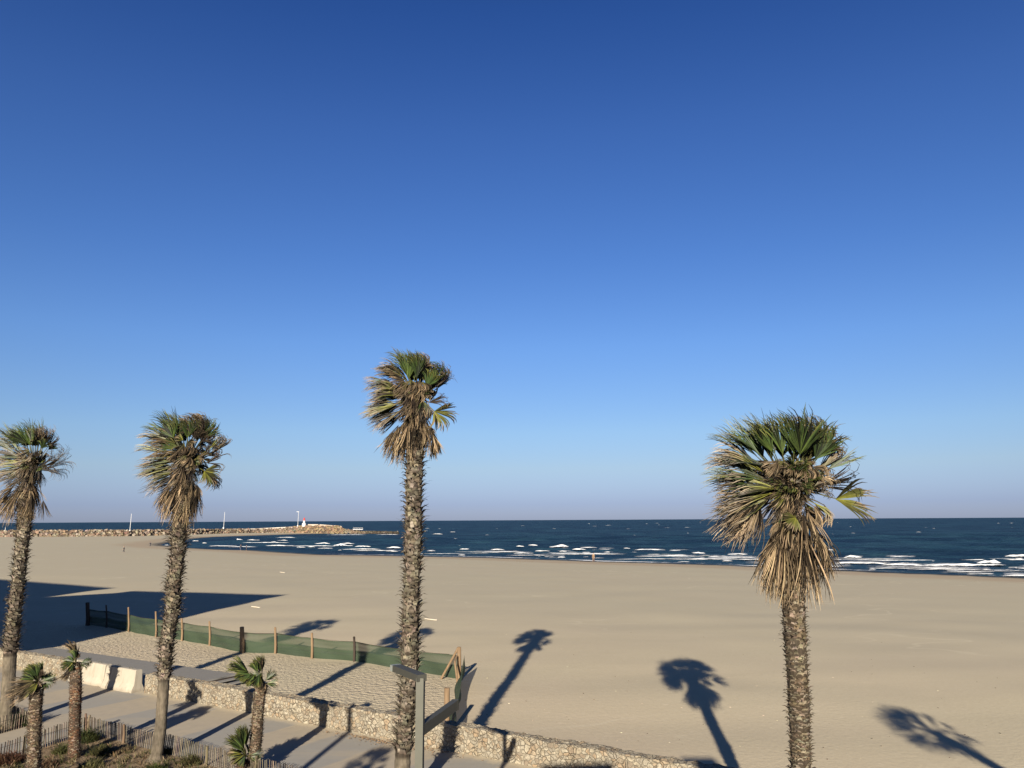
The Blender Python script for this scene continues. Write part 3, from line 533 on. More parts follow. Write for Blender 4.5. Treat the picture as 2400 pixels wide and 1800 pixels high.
# --- fourth palm, nearest
K4 = (1600, 920, 3.19)
F4 = [(560, 820, 300, 960, 22, 'y', .4), (640, 720, 330, 740, 22, 'y', .4), (1040, 420, 1120, 250, 34, 'g', .3), (560, 520, 260, 470, 16, 'G', .3), (830, 410, 850, 105, 40, 'g', .55), (800, 400, 760, 130, 26, 'g', .35), (700, 400, 640, 170, 26, 'g', .3), (640, 400, 560, 190, 22, 'G', .2), (500, 410, 265, 235, 20, 'G', .2), (520, 400, 300, 300, 14, 'G', .1), (580, 390, 440, 160, 18, 'G', .15), (600, 380, 520, 220, 26, 'g', .3), (960, 400, 960, 115, 26, 'o', -.2), (990, 400, 1060, 150, 34, 'b', .1), (1030, 360, 1130, 190, 36, 'o', .1), (1060, 380, 1140, 300, 44, 'b', .2), (1000, 450, 1060, 280, 40, 'G', .3), (900, 420, 960, 180, 30, 'g', .2), (1130, 540, 1300, 445, 18, 'G', .2), (1100, 520, 1240, 410, 20, 'b', .1), (440, 480, 190, 430, 18, 'b', .1), (540, 570, 250, 420, 20, 'y', .2), (500, 500, 270, 480, 18, 'o', .2), (540, 650, 140, 630, 12, 'G', .1), (560, 640, 260, 570, 22, 'o', .2), (560, 700, 220, 700, 20, 'k', .1), (620, 740, 220, 780, 24, 'o', .2), (560, 780, 210, 910, 22, 'b', .25), (600, 760, 300, 860, 22, 'y', .3), (520, 820, 260, 900, 26, 'd', .2), (480, 830, 330, 1170, 18, 't', .3), (440, 850, 340, 1150, 18, 't', .25), (480, 820, 420, 1180, 18, 'd', .35), (500, 850, 480, 1140, 16, 't', .3), (430, 800, 300, 1010, 20, 'd', .2), (520, 900, 470, 1100, 20, 'k', .05),
      (640, 470, 590, 630, 46, 'd', .4), (700, 470, 670, 640, 44, 'b', .35), (780, 500, 760, 640, 46, 'b', .45), (880, 520, 900, 680, 46, 'd', .4), (960, 520, 1040, 640, 50, 'd', .35), (1010, 600, 1120, 660, 50, 't', .3), (1060, 500, 1080, 640, 40, 'b', .2), (560, 460, 520, 600, 40, 'k', .2), (820, 470, 820, 560, 60, 'y', .5), (720, 540, 620, 620, 40, 'k', .1), (900, 470, 960, 560, 40, 'b', .3), (740, 740, 600, 860, 24, 'y', .4), (720, 700, 500, 760, 26, 'o', .3), (760, 720, 700, 800, 36, 'y', .4), (840, 760, 900, 830, 40, 'b', .3), (1000, 740, 1140, 720, 20, 'k', .1), (980, 660, 1200, 620, 14, 'b', .1), (1000, 880, 1060, 1010, 28, 't', .2), (1090, 860, 1110, 1000, 20, 'd', .2), (990, 850, 1100, 950, 16, 'y', .3)]
S4 = [(720, 1040, 490, 1430, 14, 't'), (700, 1080, 520, 1500, 14, 't'), (710, 1080, 570, 1520, 14, 't'), (720, 1080, 640, 1590, 13, 't'), (730, 1100, 690, 1600, 12, 't'), (650, 1080, 560, 1300, 18, 'd'), (780, 1080, 790, 1460, 14, 'd', .35), (830, 1000, 830, 1540, 14, 'd', .4), (860, 1000, 880, 1590, 14, 't', .4), (880, 1000, 940, 1610, 13, 't'), (900, 1020, 980, 1560, 13, 't'), (930, 1060, 1010, 1480, 14, 't'), (970, 1080, 1080, 1390, 14, 't'), (980, 1060, 1110, 1400, 12, 't'), (940, 1020, 1100, 1300, 16, 'd'), (860, 900, 850, 1200, 22, 'd', .45), (900, 900, 960, 1180, 22, 't', .4), (780, 960, 660, 1180, 24, 'b', .4), (820, 880, 780, 1180, 24, 'k', .2), (740, 940, 620, 1100, 22, 'b', .35)]
SP4 = [('frond', 'yellow green fan with brown curled tips at the right', [(1110, 800, 1410, 815, 44, 'y', .3, 34, .3, .2)]), ('frond', 'small yellow green fan on a yellow stalk in front', [(785, 935, 700, 1010, 62, 'y', .6, 24, .3, .2)]), ('frond', 'bare dark frond with curling ribs', [(1020, 700, 1390, 640, 24, 'k', .1, 16, .5, 1.8)])]
palm('nearest palm tree standing at right with a broad crown and long tan dead frond skirt', 16.6, (5.7, 16.6), [(1877, 1800, 42), (1873, 1654, 45), (1866, 1540, 46), (1860, 1426, 50), (1852, 1350, 52), (1848, 1280, 52), (1849, 1215, 50), (1851, 1160, 44), (1852, 1130, 36)],
     .9, K4, (805, 730), F4, S4, 95, lambda f: .58 + 1.2 * max(0, f - .5) * 1.5, .92, .062, .105, SP4, wind=.6, bootlen=.21, out=.95, nfill=56, fillR=.70, skirt_n=14, skirtL=1.1, ntone=(.145, .112, .075))
# --- fifth palm just outside the view, its shadow falls on the sand
t5 = g(2225, 1700, -.4); h5 = 7.3; b5 = t5 - SH * ((h5 + .4) / TE)
K5 = (0, 0, 1.0)
def palm_free(name, label, base, hgt, R, seed, lean=V((0, 0, 0)), tr=(.2, .16), n=22, boot0=1.0, group=None, kinds='gGGoyb', windk=.6, bl=.16, tone=(.12, .10, .08), elmin=-.5, skirt=True, bw=.10, petl=.45):
    r = random.Random(seed); base = V(base); t = thing(name, label, 'palm tree', base, group)
    top = base + V((0, 0, hgt)) + lean
    pts = [base + (top - base) * k + lean * (k * k - k) * .6 for k in (0, .15, .35, .55, .75, .9, 1)]
    trunk_mesh(pts, [lerp(tr[0], tr[1], i / 6) * (1.15 if i == 0 else 1) for i in range(7)], base.z + boot0, r, bl, 1.0, tone, bw=bw, rowd=bw * .75).build('trunk', TRUNK, t)
    mc = MB()
    for i in range(n):
        az = i * 2.399; el = lerp(1.4, elmin, (i / n) ** .8) + r.uniform(-.15, .15)
        dv = V((math.cos(az) * math.cos(el), math.sin(az) * math.cos(el), math.sin(el)))
        hp = top + dv * R * petl * r.uniform(.8, 1.2); tp_ = top + dv * R * r.uniform(.9, 1.15) + WIND * R * .25 * windk
        frond(mc, hp, tp_, V((-dv.x, -.5 - dv.y, 1 - dv.z + .3)), r.uniform(28, 55), r.choice(kinds), r, droop=.4, wind=windk, root=top + dv * .03, prad=.012)
    mc.build('crown', LEAF, t)
    if skirt:
        md = MB()
        for i in range(14):
            az = i * 2.399; dv = V((math.cos(az), math.sin(az), 0)); st_ = top + dv * .16 - V((0, 0, r.uniform(0, .3)))
            frond(md, st_, st_ + dv * .2 - V((0, 0, R * r.uniform(.5, .8))), dv, 18, r.choice('dt'), r, nleaf=13, droop=.9, wind=.15, wsc=1.2)
        md.build('dead_frond_skirt', DEAD, t)
    return t
palm_free('palm_tree', 'palm tree out of the picture at right, known by its bent shadow on sand', (b5.x, b5.y, 0), h5 - .6, 1.5, 5, V((-.9, -.2, .3)), (.19, .15), 24, group='tall palms in a row along the promenade', windk=1.0)
# --- young palms
def young(label, px_line, Yp, base, seed, crown, tone, wpx, hubpx, extra=None, wind=.8):
    r = random.Random(seed); scale = (Yp * cp + 1) / F; base = V((base[0], base[1], .0))
    t = thing('young_palm', label, 'palm tree', base, 'young palms in the planted beds')
    pts = [base]; rads = [wpx / 2 * scale * 1.05]
    for x, y in px_line:
        q = pl(x, y, Yp)
        if q.z > .3: pts.append(q); rads.append(wpx / 2 * scale * .9)
    trunk_mesh(pts, rads, .05, r, .10, .75, tone, bw=.085, rowd=.055).build('trunk', TRUNK, t)
    hub = pl(*hubpx, Yp); mc = MB()
    for hx, hy, tx, ty, sp_, kd, dz in crown:
        hx += (hubpx[0] - hx) * .2; hy += (hubpx[1] - hy) * .2
        for q in range(3):
            j = 3 * q; hp = pl(hx + r.uniform(-j, j), hy + r.uniform(-j, j), Yp - dz * .7 + q * .15); tp_ = pl(tx + r.uniform(-j, j), ty + r.uniform(-j, j), Yp - dz + q * .2)
            frond(mc, hp, tp_, V((r.uniform(-.3, .3), -1, r.uniform(.2, .8))), sp_, kd, r, droop=.3, wind=wind, root=hub, prad=.011)
    for i in range(6):
        az = i * 2.4 + .5; dv = V((math.cos(az), abs(math.sin(az)) * .8 - .1, r.uniform(-.2, .9))).normalized()
        frond(mc, hub + dv * .15, hub + dv * .55, V((0, -.5, 1)), 40, 'gGo'[i % 3], r, droop=.4, wind=wind, root=hub, prad=.01)
    mc.build('crown', LEAF, t); return t
RB = (.20, .105, .062); RB2 = (.175, .125, .082)
Z2 = lambda x, y: (x / 3.687, 1350 + y / 3.687); Z3 = lambda x, y: (500 + x / 3.687, 1350 + y / 3.687)
def conv(Zf, L): return [(*Zf(a, b_), *Zf(c, d), s, k, z) for a, b_, c, d, s, k, z in L]
yA = g(76, 1856); yB = g(174, 1775); yC = g(590, 1815); yD = g(562, 1822)
young('young palm with fronds swept to the left at the left edge of the bed', [Z2(295, 1500), Z2(300, 1300), Z2(305, 1150), Z2(318, 1000), Z2(325, 940)], yA.y, yA, 201,
      conv(Z2, [(330, 850, 360, 735, 16, 'G', .1), (320, 850, 300, 750, 24, 'G', .2), (300, 850, 240, 760, 22, 'G', .2), (290, 880, 180, 850, 26, 'g', .3), (290, 900, 90, 960, 18, 'b', .3), (280, 920, 60, 1080, 12, 't', .3), (300, 930, 120, 1070, 16, 'b', .3), (310, 940, 180, 1060, 18, 'y', .35), (320, 940, 250, 1030, 24, 'y', .4), (345, 860, 372, 800, 40, 'k', .1), (340, 900, 350, 960, 30, 'd', .2)]), RB2, 28, Z2(325, 930), wind=1.0)
young('young palm with reddish trunk and small tufted crown beside the fence corner', [Z2(645, 1400), Z2(650, 1200), Z2(655, 1000), Z2(655, 850), Z2(655, 780)], yB.y, yB, 202,
      conv(Z2, [(645, 640, 615, 560, 18, 'b', .1), (650, 660, 650, 580, 18, 'k', 0), (620, 740, 545, 770, 26, 'g', .3), (620, 750, 560, 810, 26, 'y', .3), (630, 770, 600, 830, 30, 'g', .3), (610, 790, 540, 910, 16, 'd', .2), (660, 660, 690, 700, 40, 'k', .1), (650, 700, 640, 620, 26, 'G', .2), (660, 740, 690, 790, 30, 'k', .1)]), RB, 25, Z2(655, 760), wind=1.1)
young('young palm with three fan fronds standing before the stone wall', [Z3(360, 1500), Z3(375, 1350), Z3(385, 1200), Z3(400, 1050), Z3(415, 960)], yC.y, yC, 203,
      conv(Z3, [(260, 800, 140, 745, 24, 'g', .3), (270, 820, 180, 860, 22, 'g', .35), (300, 830, 220, 900, 28, 'G', .4), (340, 840, 270, 940, 34, 'g', .4), (390, 840, 340, 960, 30, 'G', .4), (370, 800, 345, 730, 26, 'g', .2), (405, 800, 405, 690, 16, 'g', .1), (420, 790, 425, 700, 12, 'k', .1), (400, 860, 400, 980, 30, 'y', .35), (430, 880, 445, 1000, 24, 'd', .1)]), RB2, 26, Z3(425, 930), wind=.3)
yDn = V((yD.x, yD.y, 0))
young('short young palm with bright green fan low beside the larger young palm', [Z3(240, 1640), Z3(270, 1590)], yD.y + .02, yDn, 204,
      conv(Z3, [(260, 1450, 250, 1290, 18, 'g', .2), (280, 1440, 285, 1300, 12, 'G', .1), (250, 1470, 180, 1350, 20, 'g', .3), (240, 1490, 125, 1380, 14, 'g', .3), (240, 1530, 120, 1510, 14, 'y', .3), (250, 1550, 150, 1620, 20, 'y', .35), (270, 1560, 230, 1660, 24, 'G', .35)]), RB, 18, Z3(280, 1560), wind=.3)
# palm out of the picture whose small crown shades the promenade
q = g(875, 1782); hb = 6.3; bq = q - SH * (hb / TE)
palm_free('young_palm', 'young palm out of the picture near the viewer, shading the promenade', (bq.x, bq.y, 0), hb - .3, .75, 8, V((0, 0, .1)), (.14, .12), 16, .1, 'young palms in the planted beds', windk=.6, skirt=False)
# ------------------------------------------------------------------ lamp post with two arms
Yl = 15.0; top = pl(986, 1588, Yl); lp = thing('lamp_post', 'grey steel lamp post with two angled arms in front of the tallest palm', 'lamp post', (top.x, Yl, 0), 'steel lamp posts')
m = MB(); m.box((top.x, Yl, top.z / 2), (.142, .142, top.z), ax=(V((.994, -.11, 0)), V((.11, .994, 0)))); m.build('post', STEEL, lp)
m = MB(); e = pl(930, 1570, Yl + .95); st_ = V((top.x, Yl, top.z)); m.beam(st_ + (st_ - e).normalized() * .06, V((e.x, e.y, st_.z)), .19, .12); m.build('arm', STEEL_SHADE, lp)
d = (V((e.x, e.y, st_.z)) - st_).normalized(); m = MB(); m.beam(V((e.x, e.y, st_.z)), V((e.x, e.y, st_.z)) + d * .10, .205, .115); m.build('lamp_head', LUM, lp)
j0 = pl(990, 1712, Yl); j1 = V((0, 0, 0)); ee = pl(1066, 1652, Yl + 1.6)
m = MB(); m.beam(V((top.x, Yl, j0.z)), ee, .13, .19); m.build('arm', STEEL_SHADE, lp)
d = (ee - V((top.x, Yl, j0.z))).normalized(); m = MB(); m.beam(ee, ee + d * .05, .135, .195); m.build('lamp_head', STEEL_SHADE, lp)
m = MB(); m.box((top.x, Yl, .015), (.36, .36, .03), ax=(WD, WN)); m.build('base_plate', STEEL, lp)
# tall street lamp left of the view, its shadow crosses the promenade
wq = g(817, 1716); bq = wq - SH * 19.5; hl = .95 + 20.0 * TE
t = thing('street_lamp', 'tall round steel street lamp out of the picture at left', 'street lamp', (bq.x, bq.y, 0), 'steel lamp posts')
m = MB(); m.tube([(bq.x, bq.y, 0), (bq.x, bq.y, hl * .5), (bq.x, bq.y, hl)], [.14, .12, .10], 12); m.build('post', STEEL, t)
m = MB(); m.box((bq.x + .35, bq.y + .25, hl + .03), (.9, .3, .12), ax=(V((.8, .6, 0)), V((-.6, .8, 0)))); m.build('lamp_head', LUM, t)
# ------------------------------------------------------------------ planted beds, paling fences
fc0 = g(190, 1690, .55); fc0.z = 0; fc = [g(246, 1728), g(391, 1767)]; fdir = (fc[1] - fc[0]).normalized()
fb_far = fc[0] - fdir * 1.05
fb_near = g(0, 1743, .55); fb_near.z = 0; bdir = (fb_near - fb_far).normalized(); fb_end = fb_near + bdir * 4
c_end = fc[1] + fdir * 16
a_far = g(70, 1665, .55); a_far.z = 0; a_near = g(0, 1690, .55); a_near.z = 0; a_end = a_far + (fb_near - fb_far).normalized() * 7
m = MB(); bedp = [fb_far, fb_end, fb_end + V((9, -4, 0)), c_end + V((-3, -6, 0)), c_end]
m.add([(p.x, p.y, .004) for p in bedp], [(0, 1, 2, 3, 4)]); tag(m.build('garden_bed', SOIL), 'sandy planted bed with dry plants inside the paling fence', kind='structure')
a_left = a_far - fdir * 12
m = MB(); m.add([(p.x, p.y, .004) for p in (a_far, a_left, a_left + bdir * 8, a_end)], [(0, 1, 2, 3)]); tag(m.build('garden_bed', SOIL), 'second sandy planted bed at the left edge', kind='structure')
def paling(lines, label, seed, skip=()):
    r = random.Random(seed); t = thing('paling_fence', label, 'fence', lines[0][0], 'chestnut paling fences round the beds'); m = MB(); wire = MB(); posts = []
    for p0, p1 in lines:
        L = (p1 - p0).length; dd = (p1 - p0).normalized(); nn = V((-dd.y, dd.x, 0)); n = int(L / .095); prev = None
        for i in range(n):
            p = p0 + dd * (L * i / n) + nn * .03 * math.sin(i * .21 + seed); h = .55 * r.uniform(.94, 1.05) + .02 * math.sin(i * .13)
            lean = dd * r.uniform(-.03, .03) + nn * (.05 * math.sin(i * .07 + seed)); c = jit(mixc((.150, .124, .094), (.098, .081, .063), r.random()), .25, r)
            a_ = p + V((0, 0, 0)); b_ = p + lean + V((0, 0, h)); wd = r.uniform(.028, .042)
            m.beam(a_, b_, wd, .02, c); m.add([b_ + dd * wd / 2 - nn * .01, b_ - dd * wd / 2 - nn * .01, b_ + V((0, 0, .03)), b_ + dd * wd / 2 + nn * .01, b_ - dd * wd / 2 + nn * .01], [(1, 0, 2), (3, 4, 2)], c)
        for z in (.14, .42): wire.tube([p0 + nn * .02 + V((0, 0, z)), p1 + nn * .02 + V((0, 0, z))], .006, 4, (.05, .045, .04))
        k = int(L / 2.2)
        for i in range(k + 1):
            p = p0.lerp(p1, i / max(1, k)) - nn * .06; mp = MB(); mp.tube([p, p + V((0, 0, .3)), p + nn * r.uniform(-.04, .04) + V((0, 0, .62 + r.uniform(-.06, .08)))], [.045, .043, .04], 8, jit((.12, .09, .062), .3, r)); posts.append(mp)
    m.build('picket', PALING, t)['kind'] = 'stuff'; wire.build('wire', PALING, t)
    for mp in posts: mp.build('post', PALING, t)
paling([(fb_far, c_end), (fb_far + bdir * .12, fb_end)], 'low chestnut paling fence bending round the planted bed, longest of the two', 4)
paling([(a_far, a_end), (a_left, a_far)], 'low chestnut paling fence round the bed at the left edge', 9)
# leaning short stake by the fence corner
m = MB(); q = g(213, 1716); m.tube([q, q + V((-.13, .02, .27)), q + V((-.25, .04, .5))], [.05, .05, .048], 9, (.23, .18, .13)); tag(m.build('wooden_stake', PALING), 'short pale stake leaning against the paling fence corner', 'stake')
# ground cover and shrubs
r = random.Random(99); m = MB()
def tuft(m, p, R, h, n, cols, r, lean=.5, wd=.012):
    for k in range(n):
        az = r.uniform(0, 6.283); rr = R * math.sqrt(r.random()); b0 = p + V((math.cos(az), math.sin(az), 0)) * rr * .5; hh = h * r.uniform(.5, 1.2)
        d = V((math.cos(az), math.sin(az), 0)) * lean * r.uniform(.2, 1.2) + V((-.25, 0, 1)); s = V((-math.sin(az), math.cos(az), 0)) * wd * r.uniform(.6, 1.4)
        m1 = b0 + d * hh * .55; e = b0 + d * hh + V((math.cos(az) * hh * lean * .5 - hh * .15, math.sin(az) * hh * lean * .5, -hh * .15)); c = jit(r.choice(cols), .3, r)
        m.add([b0 - s, b0 + s, m1 + s * .8, m1 - s * .8, e], [(0, 1, 2, 3), (3, 2, 4)], [mixc(c, DK, .3)] * 2 + [c] * 3)
DRY = [(0.198, 0.150, 0.090), (0.156, 0.120, 0.066), (0.132, 0.084, 0.048), (0.228, 0.180, 0.114)]; GRN = [(0.060, 0.066, 0.021), (0.090, 0.084, 0.030), (0.045, 0.054, 0.018)]; RED = [(0.078, 0.036, 0.021), (0.102, 0.054, 0.030), (0.060, 0.030, 0.018)]
def inbed(p):
    d1 = (p - fb_far).dot(fdir); d2 = (p - fb_far).dot(bdir); return d1, d2
for i in range(1500):
    d1 = r.uniform(.2, 12); d2 = r.uniform(.25, 6.5); p = fb_far + fdir * d1 + bdir * d2
    nz = mnoise.noise(p * .55); 
    if nz < -.15 and r.random() < .8: continue
    tuft(m, p, .16, r.uniform(.07, .22), 9, DRY if r.random() < .68 else GRN, r, .8, .011)
for i in range(120):
    p = a_far - fdir * r.uniform(.3, 5) + bdir * r.uniform(.3, 5); tuft(m, p, .16, r.uniform(.1, .25), 10, GRN + DRY[:1], r, .7)
tag(m.build('ground_cover', PLANT), 'dry grass and low weeds scattered over the sandy bed', 'ground cover', kind='stuff')
shr = [((62, 1700), .34, .55, [(0.028, 0.041, 0.011), (0.044, 0.055, 0.017)], 'dark green bush behind the pickets at the left edge'),
       ((204, 1738), .36, .50, [(0.030, 0.041, 0.012), (0.050, 0.055, 0.017)], 'dark green bush at the foot of the reddish young palm'),
       ((243, 1768), .40, .34, [(0.055, 0.055, 0.019), (0.083, 0.077, 0.028)], 'olive bush on the bed between young palm and fence'),
       ((150, 1765), .34, .30, [(0.083, 0.083, 0.030), (0.055, 0.061, 0.019)], 'olive green clump left of the reddish young palm'),
       ((212, 1800), .36, .30, [(0.121, 0.110, 0.047), (0.088, 0.088, 0.033)], 'yellowish grass clump at the bottom of the bed'),
       ((447, 1792), .32, .32, [(0.061, 0.061, 0.022), (0.088, 0.077, 0.033)], 'olive bush by the fence right of the smooth trunk'),
       ((395, 1766), .16, .24, [(0.044, 0.055, 0.017), (0.077, 0.072, 0.028)], 'little green weed at fence foot right of the trunk'),
       ((362, 1812), .34, .28, [(0.033, 0.047, 0.012), (0.055, 0.061, 0.017)], 'green clump at the foot of the smooth grey trunk'),
       ((18, 1790), .55, .40, RED, 'reddish brown dry bush in the bottom left corner'),
       ((100, 1800), .42, .30, [(0.088, 0.050, 0.028), (0.132, 0.094, 0.055)], 'rusty brown dry clump beside the leftmost young palm'),
       ((285, 1762), .3, .22, [(0.149, 0.110, 0.066), (0.182, 0.143, 0.088)], 'dry tan clump of stems in the middle of the bed')]
for (px, py), R, h, cols, lab in shr:
    p = g(px, py); m = MB()
    for k in range(70):
        az = r.uniform(0, 6.28); rr = R * math.sqrt(r.random()); q = p + V((math.cos(az) * rr, math.sin(az) * rr, 0)); hh = h * (1 - .6 * (rr / R) ** 2) * r.uniform(.6, 1.1)
        tuft(m, q + V((0, 0, hh * .25)), .12, hh * .8, 9, cols, r, .9, .012); tuft(m, q, .06, hh * .8, 3, [cols[0]], r, .4, .008)
    tag(m.build('shrub', PLANT, origin=p), lab, 'shrub', 'shrubs and clumps in the planted beds')
# dry leaves swept to the wall foot
m = MB()
for i in range(420):
    s_ = r.gauss(0, 1); base = (g(875, 1733) if i % 3 else g(1000, 1752)); p = base + WD * r.gauss(0, 1.0) - WN * abs(r.gauss(.05, .22)); a_ = r.uniform(0, 6.28); L = r.uniform(.03, .10); d = V((math.cos(a_), math.sin(a_), 0)); s = V((-d.y, d.x, 0)) * L * .25
    z = r.uniform(.008, .05); m.add([p + V((0, 0, z)), p + d * L * .5 + s + V((0, 0, z + .02)), p + d * L + V((0, 0, z)), p + d * L * .5 - s + V((0, 0, z))], [(0, 1, 2, 3)])
tag(m.build('dry_leaves', LITTER), 'brown dry leaves swept against the foot of the wall', 'leaf litter', kind='stuff')
# ------------------------------------------------------------------ windbreak of green netting
SZ = -.4
def sz(x, y): return float(sand_z(np.array([x]), np.array([y]))[0]) + .10 * mnoise.noise((x * .12, y * .2, 0))
posts = [(205, 1466, 1412, .15, 1), (249, 1470, 1418, .06, 1), (301, 1478, 1423, .06, 0), (365, 1492, 1433, .06, 0), (426, 1501, 1449, .07, 0), (491, 1511, 1456, .065, 0), (567, 1529, 1469, .145, 0), (645, 1530, 1470, .075, 0), (731, 1541, 1483, .075, 0), (830, 1548, 1492, .07, 1), (952, 1568, 1510, .07, 0), (1076, 1592, 1516, .11, 0)]
wb = thing('windbreak_fence', 'long green netting windbreak on wooden posts standing on the beach', 'fence', g(205, 1466, SZ))
feet = []
for x, yb, yt, wd, dk in posts:
    p = g(x, yb, SZ); p.z = sz(p.x, p.y); tp_ = pl(x, yt, p.y); feet.append((p, tp_.z - p.z)); m = MB()
    m.tube([p - V((0, 0, .2)), p + V((0, 0, .5)), V((tp_.x, p.y, tp_.z - .02)), V((tp_.x, p.y, tp_.z))], [wd, wd * .98, wd * .92, wd * .7], 10); m.build('post', DARKWOOD if dk else WOOD, wb)
cp_, ch = feet[-1]
near = pl(1047, 1700, 30.4); npst = V((near.x, 30.4, SZ)); ntop = pl(1047, 1612, 30.4).z
m = MB(); m.tube([npst - V((0, 0, .1)), npst + V((0, 0, .8)), V((npst.x, npst.y, ntop))], [.11, .11, .105], 10); m.build('post', WOOD, wb)
m = MB(); e = g(1034, 1591, SZ); m.tube([V((e.x, e.y, SZ)), cp_ + V((-.05, -.05, ch * .97))], .06, 8); m.build('brace', WOOD, wb)
m = MB(); e2 = pl(1066, 1558, 40.0); m.tube([V((e2.x + .2, 39.3, SZ)), V((e2.x, 40, SZ + 1.0)), cp_ + V((-.1, -.3, ch * .75))], .05, 8); m.build('brace', WOOD, wb)
def netpanel(P, rowf, r, dens):
    m = MB(); nu = len(P); nv = 9; vs = []; cs = []
    for i, (p, zt) in enumerate(P):
        for k in range(nv):
            t_ = k / (nv - 1); off_ = rowf(i, t_); vs.append(V((p.x, p.y, 0)) + off_ + V((0, 0, lerp(sz(p.x, p.y) - .03, zt, t_))))
            cs.append((dens(i, t_),) * 3)
    m.add(vs, [(i * nv + k, (i + 1) * nv + k, (i + 1) * nv + k + 1, i * nv + k + 1) for i in range(nu - 1) for k in range(nv - 1)], cs); return m
P = []
for (p0, h0), (p1, h1) in zip(feet[:-1], feet[1:]):
    n = max(4, int((p1 - p0).length / .35))
    for i in range(n):
        t_ = i / n; p = p0.lerp(p1, t_); sag = .05 * math.sin(math.pi * t_); P.append((p, sz(p.x, p.y) + lerp(min(h0 * .78, 1.18), min(h1 * .78, 1.18), t_) - sag))
P.append((feet[-1][0], SZ + 1.15))
# seams and folds run along the cloth: thicker where the cloth doubles
def dens(i, t_): return min(1, max(0, (.90 if t_ < .55 else .66) + .25 * mnoise.noise(V((i * .11, t_ * 6, 2))) + (.35 if abs(t_ - .5) < .07 or t_ > .97 else 0)))
netpanel(P, lambda i, t_: V((0, .16 + .10 * math.sin(i * .23) * t_ + .05 * math.sin(i * .9 + t_ * 5), 0)), r, dens).build('netting', NET, wb, smooth=True)
m = MB(); m.tube([V((p.x, p.y + .16, z)) for p, z in P[::3]], .010, 4); m.build('top_rope', DARKWOOD, wb)
P = []
for i in range(30):
    t_ = i / 29; p = cp_.lerp(npst, t_); P.append((p, SZ + lerp(1.2, .8, min(1, t_ * 1.6)) - .35 * math.sin(math.pi * min(1, t_ * 1.1)) * .8))
netpanel(P, lambda i, t_: V((.28 * t_ + .18 * math.sin(i * .5) * t_ * (1 - t_) * 4, .0, 0)), r, lambda i, t_: .85).build('netting', NET, wb, smooth=True)['label'] = 'sagging netting running back towards the wall, in its own shade'
# ------------------------------------------------------------------ bits on the sand
for (px, py), L, wd, lab in [((1010, 1450), 1.0, .3, 'small bleached board lying on sand right of the tallest palm'), ((600, 1422), .8, .26, 'small bleached board lying on sand near the long building shadow tip'), ((662, 1340), .8, .2, 'pale plank lying far out on the sand')]:
    p = g(px, py, SZ); p.z = sz(p.x, p.y); m = MB(); m.box(p + V((0, 0, .06)), (L, wd, .05), Matrix.Rotation(.12, 3, 'Y')); m.box(p + V((0.1, .05, .0)), (L * .8, .06, .08)); tag(m.build('driftwood_board', BOARD), lab, 'board', 'bleached boards on the beach')
m = MB()
for i in range(120):
    q = g(r.uniform(1080, 2350), r.uniform(1440, 1790), SZ)
    q.z = sz(q.x, q.y) + .0; s = r.uniform(.010, .028); m.box(q + V((0, 0, s * .3)), (s * 2, s * 1.4, s * .8), Matrix.Rotation(r.uniform(0, 3), 3, 'Z'), c=jit((.45, .39, .29) if r.random() < .4 else (.1, .08, .06), .3, r))
tag(m.build('shell_grit', ROCK), 'scattered shell and pebble grit on the near sand', 'grit', kind='stuff')
# ------------------------------------------------------------------ breakwater
jp = [(-700, 1262, -.4), (-200, 1260, -.42), (0, 1258.5, -.45), (150, 1257.5, -.48), (300, 1256, -.5), (450, 1253.5, -.8), (524, 1251.5, -1.0), (600, 1250.5, -1.1), (700, 1250, -1.25), (800, 1250.5, -1.35), (860, 1251, -1.4), (935, 1251.5, -1.4)]
jf = [g(*q) for q in jp]
tops = [(-700, 1245), (-200, 1244), (0, 1243), (150, 1243), (300, 1242.5), (450, 1241), (524, 1240.5), (600, 1239.5), (660, 1238.5), (690, 1234), (720, 1231.5), (760, 1232), (795, 1233), (806, 1240), (850, 1245), (935, 1246.5)]
def jtop(px): return float(np.interp(px, [a for a, _ in tops], [b_ for _, b_ in tops]))
def jat(px):
    xs_ = [q[0] for q in jp]; k = max(0, min(len(xs_) - 2, int(np.searchsorted(xs_, px)) - 1)); t_ = (px - xs_[k]) / (xs_[k + 1] - xs_[k]); return jf[k].lerp(jf[k + 1], t_)
def rock(m, p, s, r, c):
    a = [V((r.gauss(0, 1), r.gauss(0, 1), r.gauss(0, 1))).normalized() for _ in range(3)]; rot = Matrix.Rotation(r.uniform(0, 6.28), 3, 'Z') @ Matrix.Rotation(r.uniform(-.5, .5), 3, 'X') @ Matrix.Rotation(r.uniform(-.5, .5), 3, 'Y')
    sx_, sy_, sz_ = s * r.uniform(.8, 1.4), s * r.uniform(.8, 1.3), s * r.uniform(.55, 1.0)
    P = [rot @ V((i * sx_ * r.uniform(.55, 1), j * sy_ * r.uniform(.55, 1), k * sz_ * r.uniform(.55, 1))) * .6 + p for k in (-1, 1) for i, j in ((-1, -1), (1, -1), (1, 1), (-1, 1))]
    m.add(P, [(3, 2, 1, 0), (4, 5, 6, 7), (0, 1, 5, 4), (1, 2, 6, 5), (2, 3, 7, 6), (3, 0, 4, 7)], c)
RC = [(0.185, 0.143, 0.101), (0.210, 0.176, 0.134), (0.160, 0.122, 0.084), (0.193, 0.130, 0.092), (0.139, 0.109, 0.080), (0.235, 0.202, 0.160)]
m = MB(); r = random.Random(5); big = []
